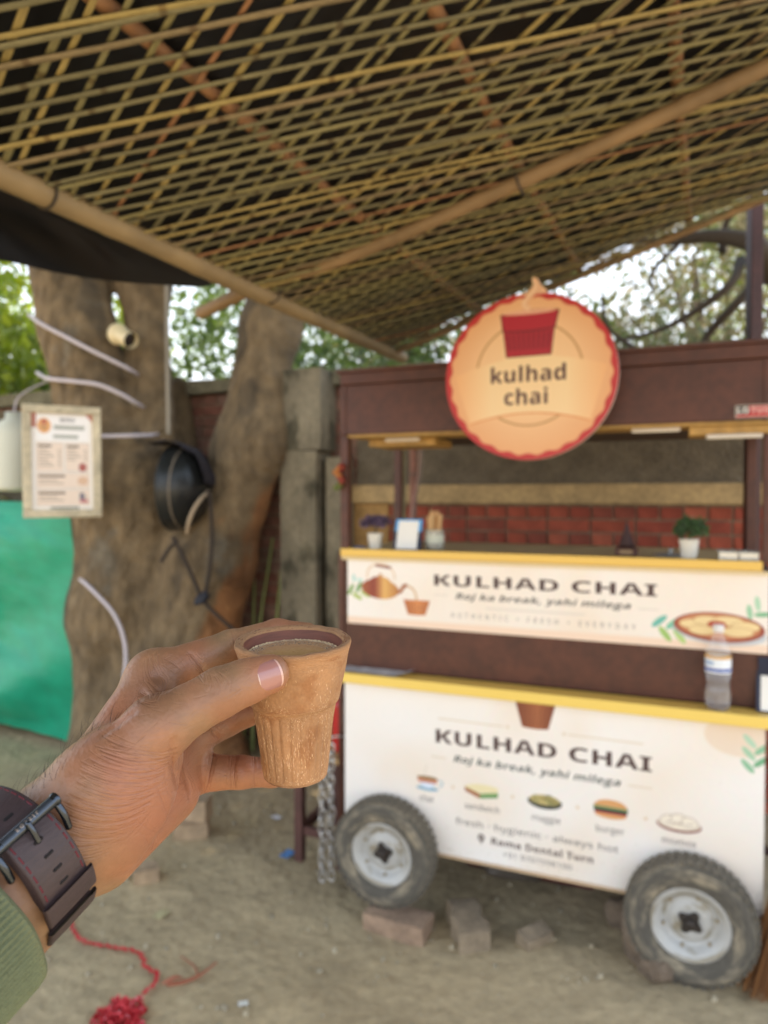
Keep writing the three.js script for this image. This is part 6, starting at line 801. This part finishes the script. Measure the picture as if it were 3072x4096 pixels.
    part('thumb_nail', nail(0.0002), new THREE.MeshPhysicalMaterial({ map: nt, roughness: 0.25, clearcoat: 0.8, clearcoatRoughness: 0.12, side: THREE.DoubleSide }), person);
  }
  // fine dark hairs on the back of the wrist
  {
    const R = rng(55), hs = [], A = WRIST.clone().sub(FORE).normalize(), p = body.attributes.position, n = body.attributes.normal; let tries = 0;
    while (hs.length < 130 && tries++ < 60000) { const i = Math.floor(R() * p.count), q = V3(p.getX(i), p.getY(i), p.getZ(i)), m = V3(n.getX(i), n.getY(i), n.getZ(i)), s = q.clone().sub(WRIST).dot(A); if (s < -0.018 || s > 0.045 || m.x > -0.25 || m.y < 0.15) continue; const l = 0.004 + 0.006 * R(), d = m.clone().multiplyScalar(0.55).addScaledVector(A, 0.5 + 0.4 * R()).add(V3((R() - 0.5) * 0.7, (R() - 0.5) * 0.7, (R() - 0.5) * 0.7)).normalize(), e = d.clone().addScaledVector(A, 0.6).normalize(); hs.push(tube([q, q.clone().addScaledVector(d, l * 0.5), q.clone().addScaledVector(d, l * 0.5).addScaledVector(e, l * 0.5)], [0.00006, 0.00005, 0.00002], 4, 3)); }
    part('arm_hair', hs, std({ color: srgb(40, 30, 26), roughness: 0.6 }), person).userData.kind = 'stuff';
  }
  // ribbed olive sleeve
  {
    const dir = ELBOW.clone().sub(FORE), L = dir.length(); dir.normalize(); const up = V3(0, 1, 0).addScaledVector(dir, -dir.y).normalize(), sd = dir.clone().cross(up), start = FORE.clone().addScaledVector(dir, 0.0075), cuff = 0.075;
    const rad = (s) => 0.0322 + 0.018 * smooth(cuff - 0.005, 0.16, s) + 0.010 * smooth(0.15, L, s);
    const tubeF = (s, a, inner) => { const rib = s < cuff ? 0.0006 * Math.sin(a * 96) * smooth(0.0, 0.004, s) : 0.0, fold = s < cuff ? 0.0012 * noise(Math.cos(a) * 2, Math.sin(a) * 2, s * 18) : 0.006 * fbm(Math.cos(a) * 2, Math.sin(a) * 2, s * 22, 3); const r = rad(s) + rib + fold - (inner ? 0.0028 : 0); return start.clone().addScaledVector(dir, s).addScaledVector(up, r * Math.cos(a)).addScaledVector(sd, r * Math.sin(a) * 1.06); };
    const cuffG = [quadGrid(576, 22, (u, v) => tubeF(v * cuff, u * 2 * PI), (u, v) => [u * 12, v * 4]), quadGrid(144, 6, (u, v) => tubeF(v * 0.02, u * 2 * PI, true)), quadGrid(288, 5, (u, v) => { const a = tubeF(0, u * 2 * PI), b2 = tubeF(0, u * 2 * PI, true); return a.lerp(b2, v).addScaledVector(dir, -0.0015 * Math.sin(PI * v)); })];
    const knit = dataTex(256, 256, (u, v) => { const k = 1 + 0.10 * tileFbm(u, v, 60, 3.3, 2) + 0.08 * tileFbm(u, v, 9, 7.3, 3); return [108 * k, 113 * k, 82 * k]; });
    const cloth = new THREE.MeshPhysicalMaterial({ map: knit, bumpMap: rep(RELIEF, 1, 1), bumpScale: 0.0006, roughness: 0.95, sheen: 0.4, sheenColor: srgb(130, 138, 104), sheenRoughness: 0.7, side: THREE.DoubleSide });
    const sl = part('sleeve', quadGrid(120, 60, (u, v) => tubeF(mix(cuff - 0.004, L + 0.05, v), u * 2 * PI), (u, v) => [u * 6, v * 8]), cloth, person);
    part('cuff', cuffG, cloth, sl);
    // upper arm down to the body, outside the frame
    part('upper_sleeve', capped([ELBOW.clone().addScaledVector(dir, 0.03), V3(-0.27, 1.37, 0.08), V3(-0.26, 1.42, 0.28)], [0.056, 0.062, 0.07], 16, 28), cloth, sl);
  }
}
// ---------------------------------------------------------------- wrist watch
{
  const A = WRIST.clone().sub(FORE).normalize(), C = WRIST.clone().lerp(FORE, 0.64), Nn = V3(0, 1.635, 0).sub(C); Nn.addScaledVector(A, -Nn.dot(A)).normalize(); let S = A.clone().cross(Nn).normalize(); if (S.x < 0) S.negate(); C.addScaledVector(S, -0.0062);
  const watch = thing('wrist_watch', 'watch on dark brown leather strap with black buckle round the wrist', 'watch', [0, 0, 0]);
  const aS = 0.0258, aN = 0.0296, HW = 0.0099, leather = std({ map: dataTex(256, 256, (u, v) => { const k = 1 + 0.12 * tileFbm(u, v, 14, 2.2, 4) + 0.06 * tileFbm(u, v, 70, 5.2, 2); return [62 * k, 48 * k, 48 * k]; }), bumpMap: RELIEF, bumpScale: 0.0002, roughness: 0.55 }), thread = std({ color: srgb(96, 32, 40), roughness: 0.8 }), metal = new THREE.MeshStandardMaterial({ color: srgb(74, 80, 88), roughness: 0.22, metalness: 0.9 }), holeM = std({ color: srgb(22, 16, 16), roughness: 0.9 });
  const D = (ph, r = 0) => { const c = Math.cos(ph), s = Math.sin(ph); return Nn.clone().multiplyScalar((aN + r) * c).addScaledVector(S, (aS + r) * s); };
  const at = (ph, w, r) => C.clone().add(D(ph, r)).addScaledVector(A, w);
  // a leather band: closed section swept over an angle range
  const band = (p0, p1, hw, r0, th, n, edge = (t) => 1) => { const sec = [[-1, 0.15], [-0.97, 0.75], [-0.9, 1], [0, 1.04], [0.9, 1], [0.97, 0.75], [1, 0.15], [0.97, 0], [-0.97, 0], [-1, 0.15]]; return quadGrid(n, sec.length - 1, (u, v) => { const [w, h] = sec[Math.round(v * (sec.length - 1))]; return at(mix(p0, p1, u), w * hw * edge(u), r0 + h * th); }, (u, v) => [u * (p1 - p0) * 1.2, v]); };
  part('strap', band(-2.3, 2.3, HW, 0.0006, 0.0026, 120), leather, watch);
  part('strap_tail', band(-0.18, 1.62, HW * 0.985, 0.0034, 0.0024, 70, (u) => (u > 0.86 ? Math.sqrt(Math.max(0.02, 1 - ((u - 0.86) / 0.142) ** 2)) : 1)), leather, watch);
  for (const [p, e] of [[0.84, 0.13], [1.24, 0.12]]) part('keeper_loop', band(p - e, p + e, HW * 1.10, 0.0062, 0.0018, 10), leather, watch);
  const stitch = (p0, p1, r, w) => { const out = []; for (let p = p0; p < p1; p += 0.135) out.push(capped([at(p, w, r), at(p + 0.075, w, r)], 0.00042, 2, 5)); return out; };
  part('stitching', [...stitch(-0.08, 0.68, 0.0057, HW * 0.80), ...stitch(-0.08, 0.68, 0.0057, -HW * 0.80), ...stitch(-1.9, -0.28, 0.0031, HW * 0.80), ...stitch(-1.9, -0.28, 0.0031, -HW * 0.80)], thread, watch).userData.kind = 'stuff';
  for (const p of [0.06, 0.25, 0.44, 0.62, -0.42]) part('strap_hole', capped([at(p, -0.0013, p < -0.3 ? 0.0029 : 0.0054), at(p, 0.0013, p < -0.3 ? 0.0029 : 0.0054)], 0.00085, 2, 8), holeM, watch);
  // buckle: a thick bar over the strap, side arms, a keeper pin
  const bp = -0.16, bar = lathe([[0.001, -0.0138], [0.0022, -0.0138], [0.0026, -0.0134], [0.0026, -0.0122], [0.0022, -0.0120], [0.0022, 0.0120], [0.0026, 0.0122], [0.0026, 0.0134], [0.0022, 0.0138], [0.001, 0.0138]], 20), q = new THREE.Quaternion().setFromUnitVectors(V3(0, 1, 0), A);
  part('buckle_bar', bar.applyQuaternion(q).translate(...at(bp, 0, 0.0072).toArray()), metal, watch);
  for (const s of [-1, 1]) part('buckle_arm', capped([at(bp - 0.02, s * 0.0128, 0.0064), at(bp + 0.18, s * 0.0126, 0.0044), at(bp + 0.36, s * 0.0124, 0.0014)], 0.0014, 8, 8), metal, watch);
  part('buckle_pin', capped([at(bp + 0.02, 0, 0.0096), at(bp + 0.10, 0, 0.0084), at(bp + 0.22, 0, 0.0060)], 0.0011, 8, 8), metal, watch); 
  const eng = canvasTex(512, 64, (c, w, h) => { c.fillStyle = '#4a5058'; c.fillRect(0, 0, w, h); c.fillStyle = '#c9b6a6'; c.font = 'bold 50px sans-serif'; c.textAlign = 'center'; c.fillText('F O S S I L', w / 2, 50); });
  { const up = D(bp).normalize(), sd = up.clone().cross(A).normalize(), c = at(bp, 0.0005, 0.0072); part('engraving', quadGrid(20, 6, (u, v) => { const ph = (v - 0.5) * 1.0 - 0.12; return c.clone().addScaledVector(A, mix(-0.0105, 0.0105, u)).addScaledVector(up, 0.00228 * Math.cos(ph)).addScaledVector(sd, -0.00228 * Math.sin(ph)); }), new THREE.MeshStandardMaterial({ map: eng, roughness: 0.35, metalness: 0.6, side: THREE.DoubleSide }), watch); }
  // case on the far side of the wrist
  const caseG = lathe([[0.001, 0], [0.018, 0], [0.0205, 0.002], [0.0205, 0.008], [0.018, 0.0105], [0.001, 0.0105]], 40), qc = new THREE.Quaternion().setFromUnitVectors(V3(0, 1, 0), Nn.clone().negate()); const cc = at(PI, 0, 0.0008);
  part('case', caseG.applyQuaternion(qc).translate(...cc.toArray()), metal, watch); part('dial', new THREE.CircleGeometry(0.0165, 36).rotateX(-PI / 2).translate(0, 0.0108, 0).applyQuaternion(qc).translate(...cc.toArray()), std({ color: srgb(30, 30, 34), roughness: 0.2 }), watch);
}

renderer.render(scene, camera);
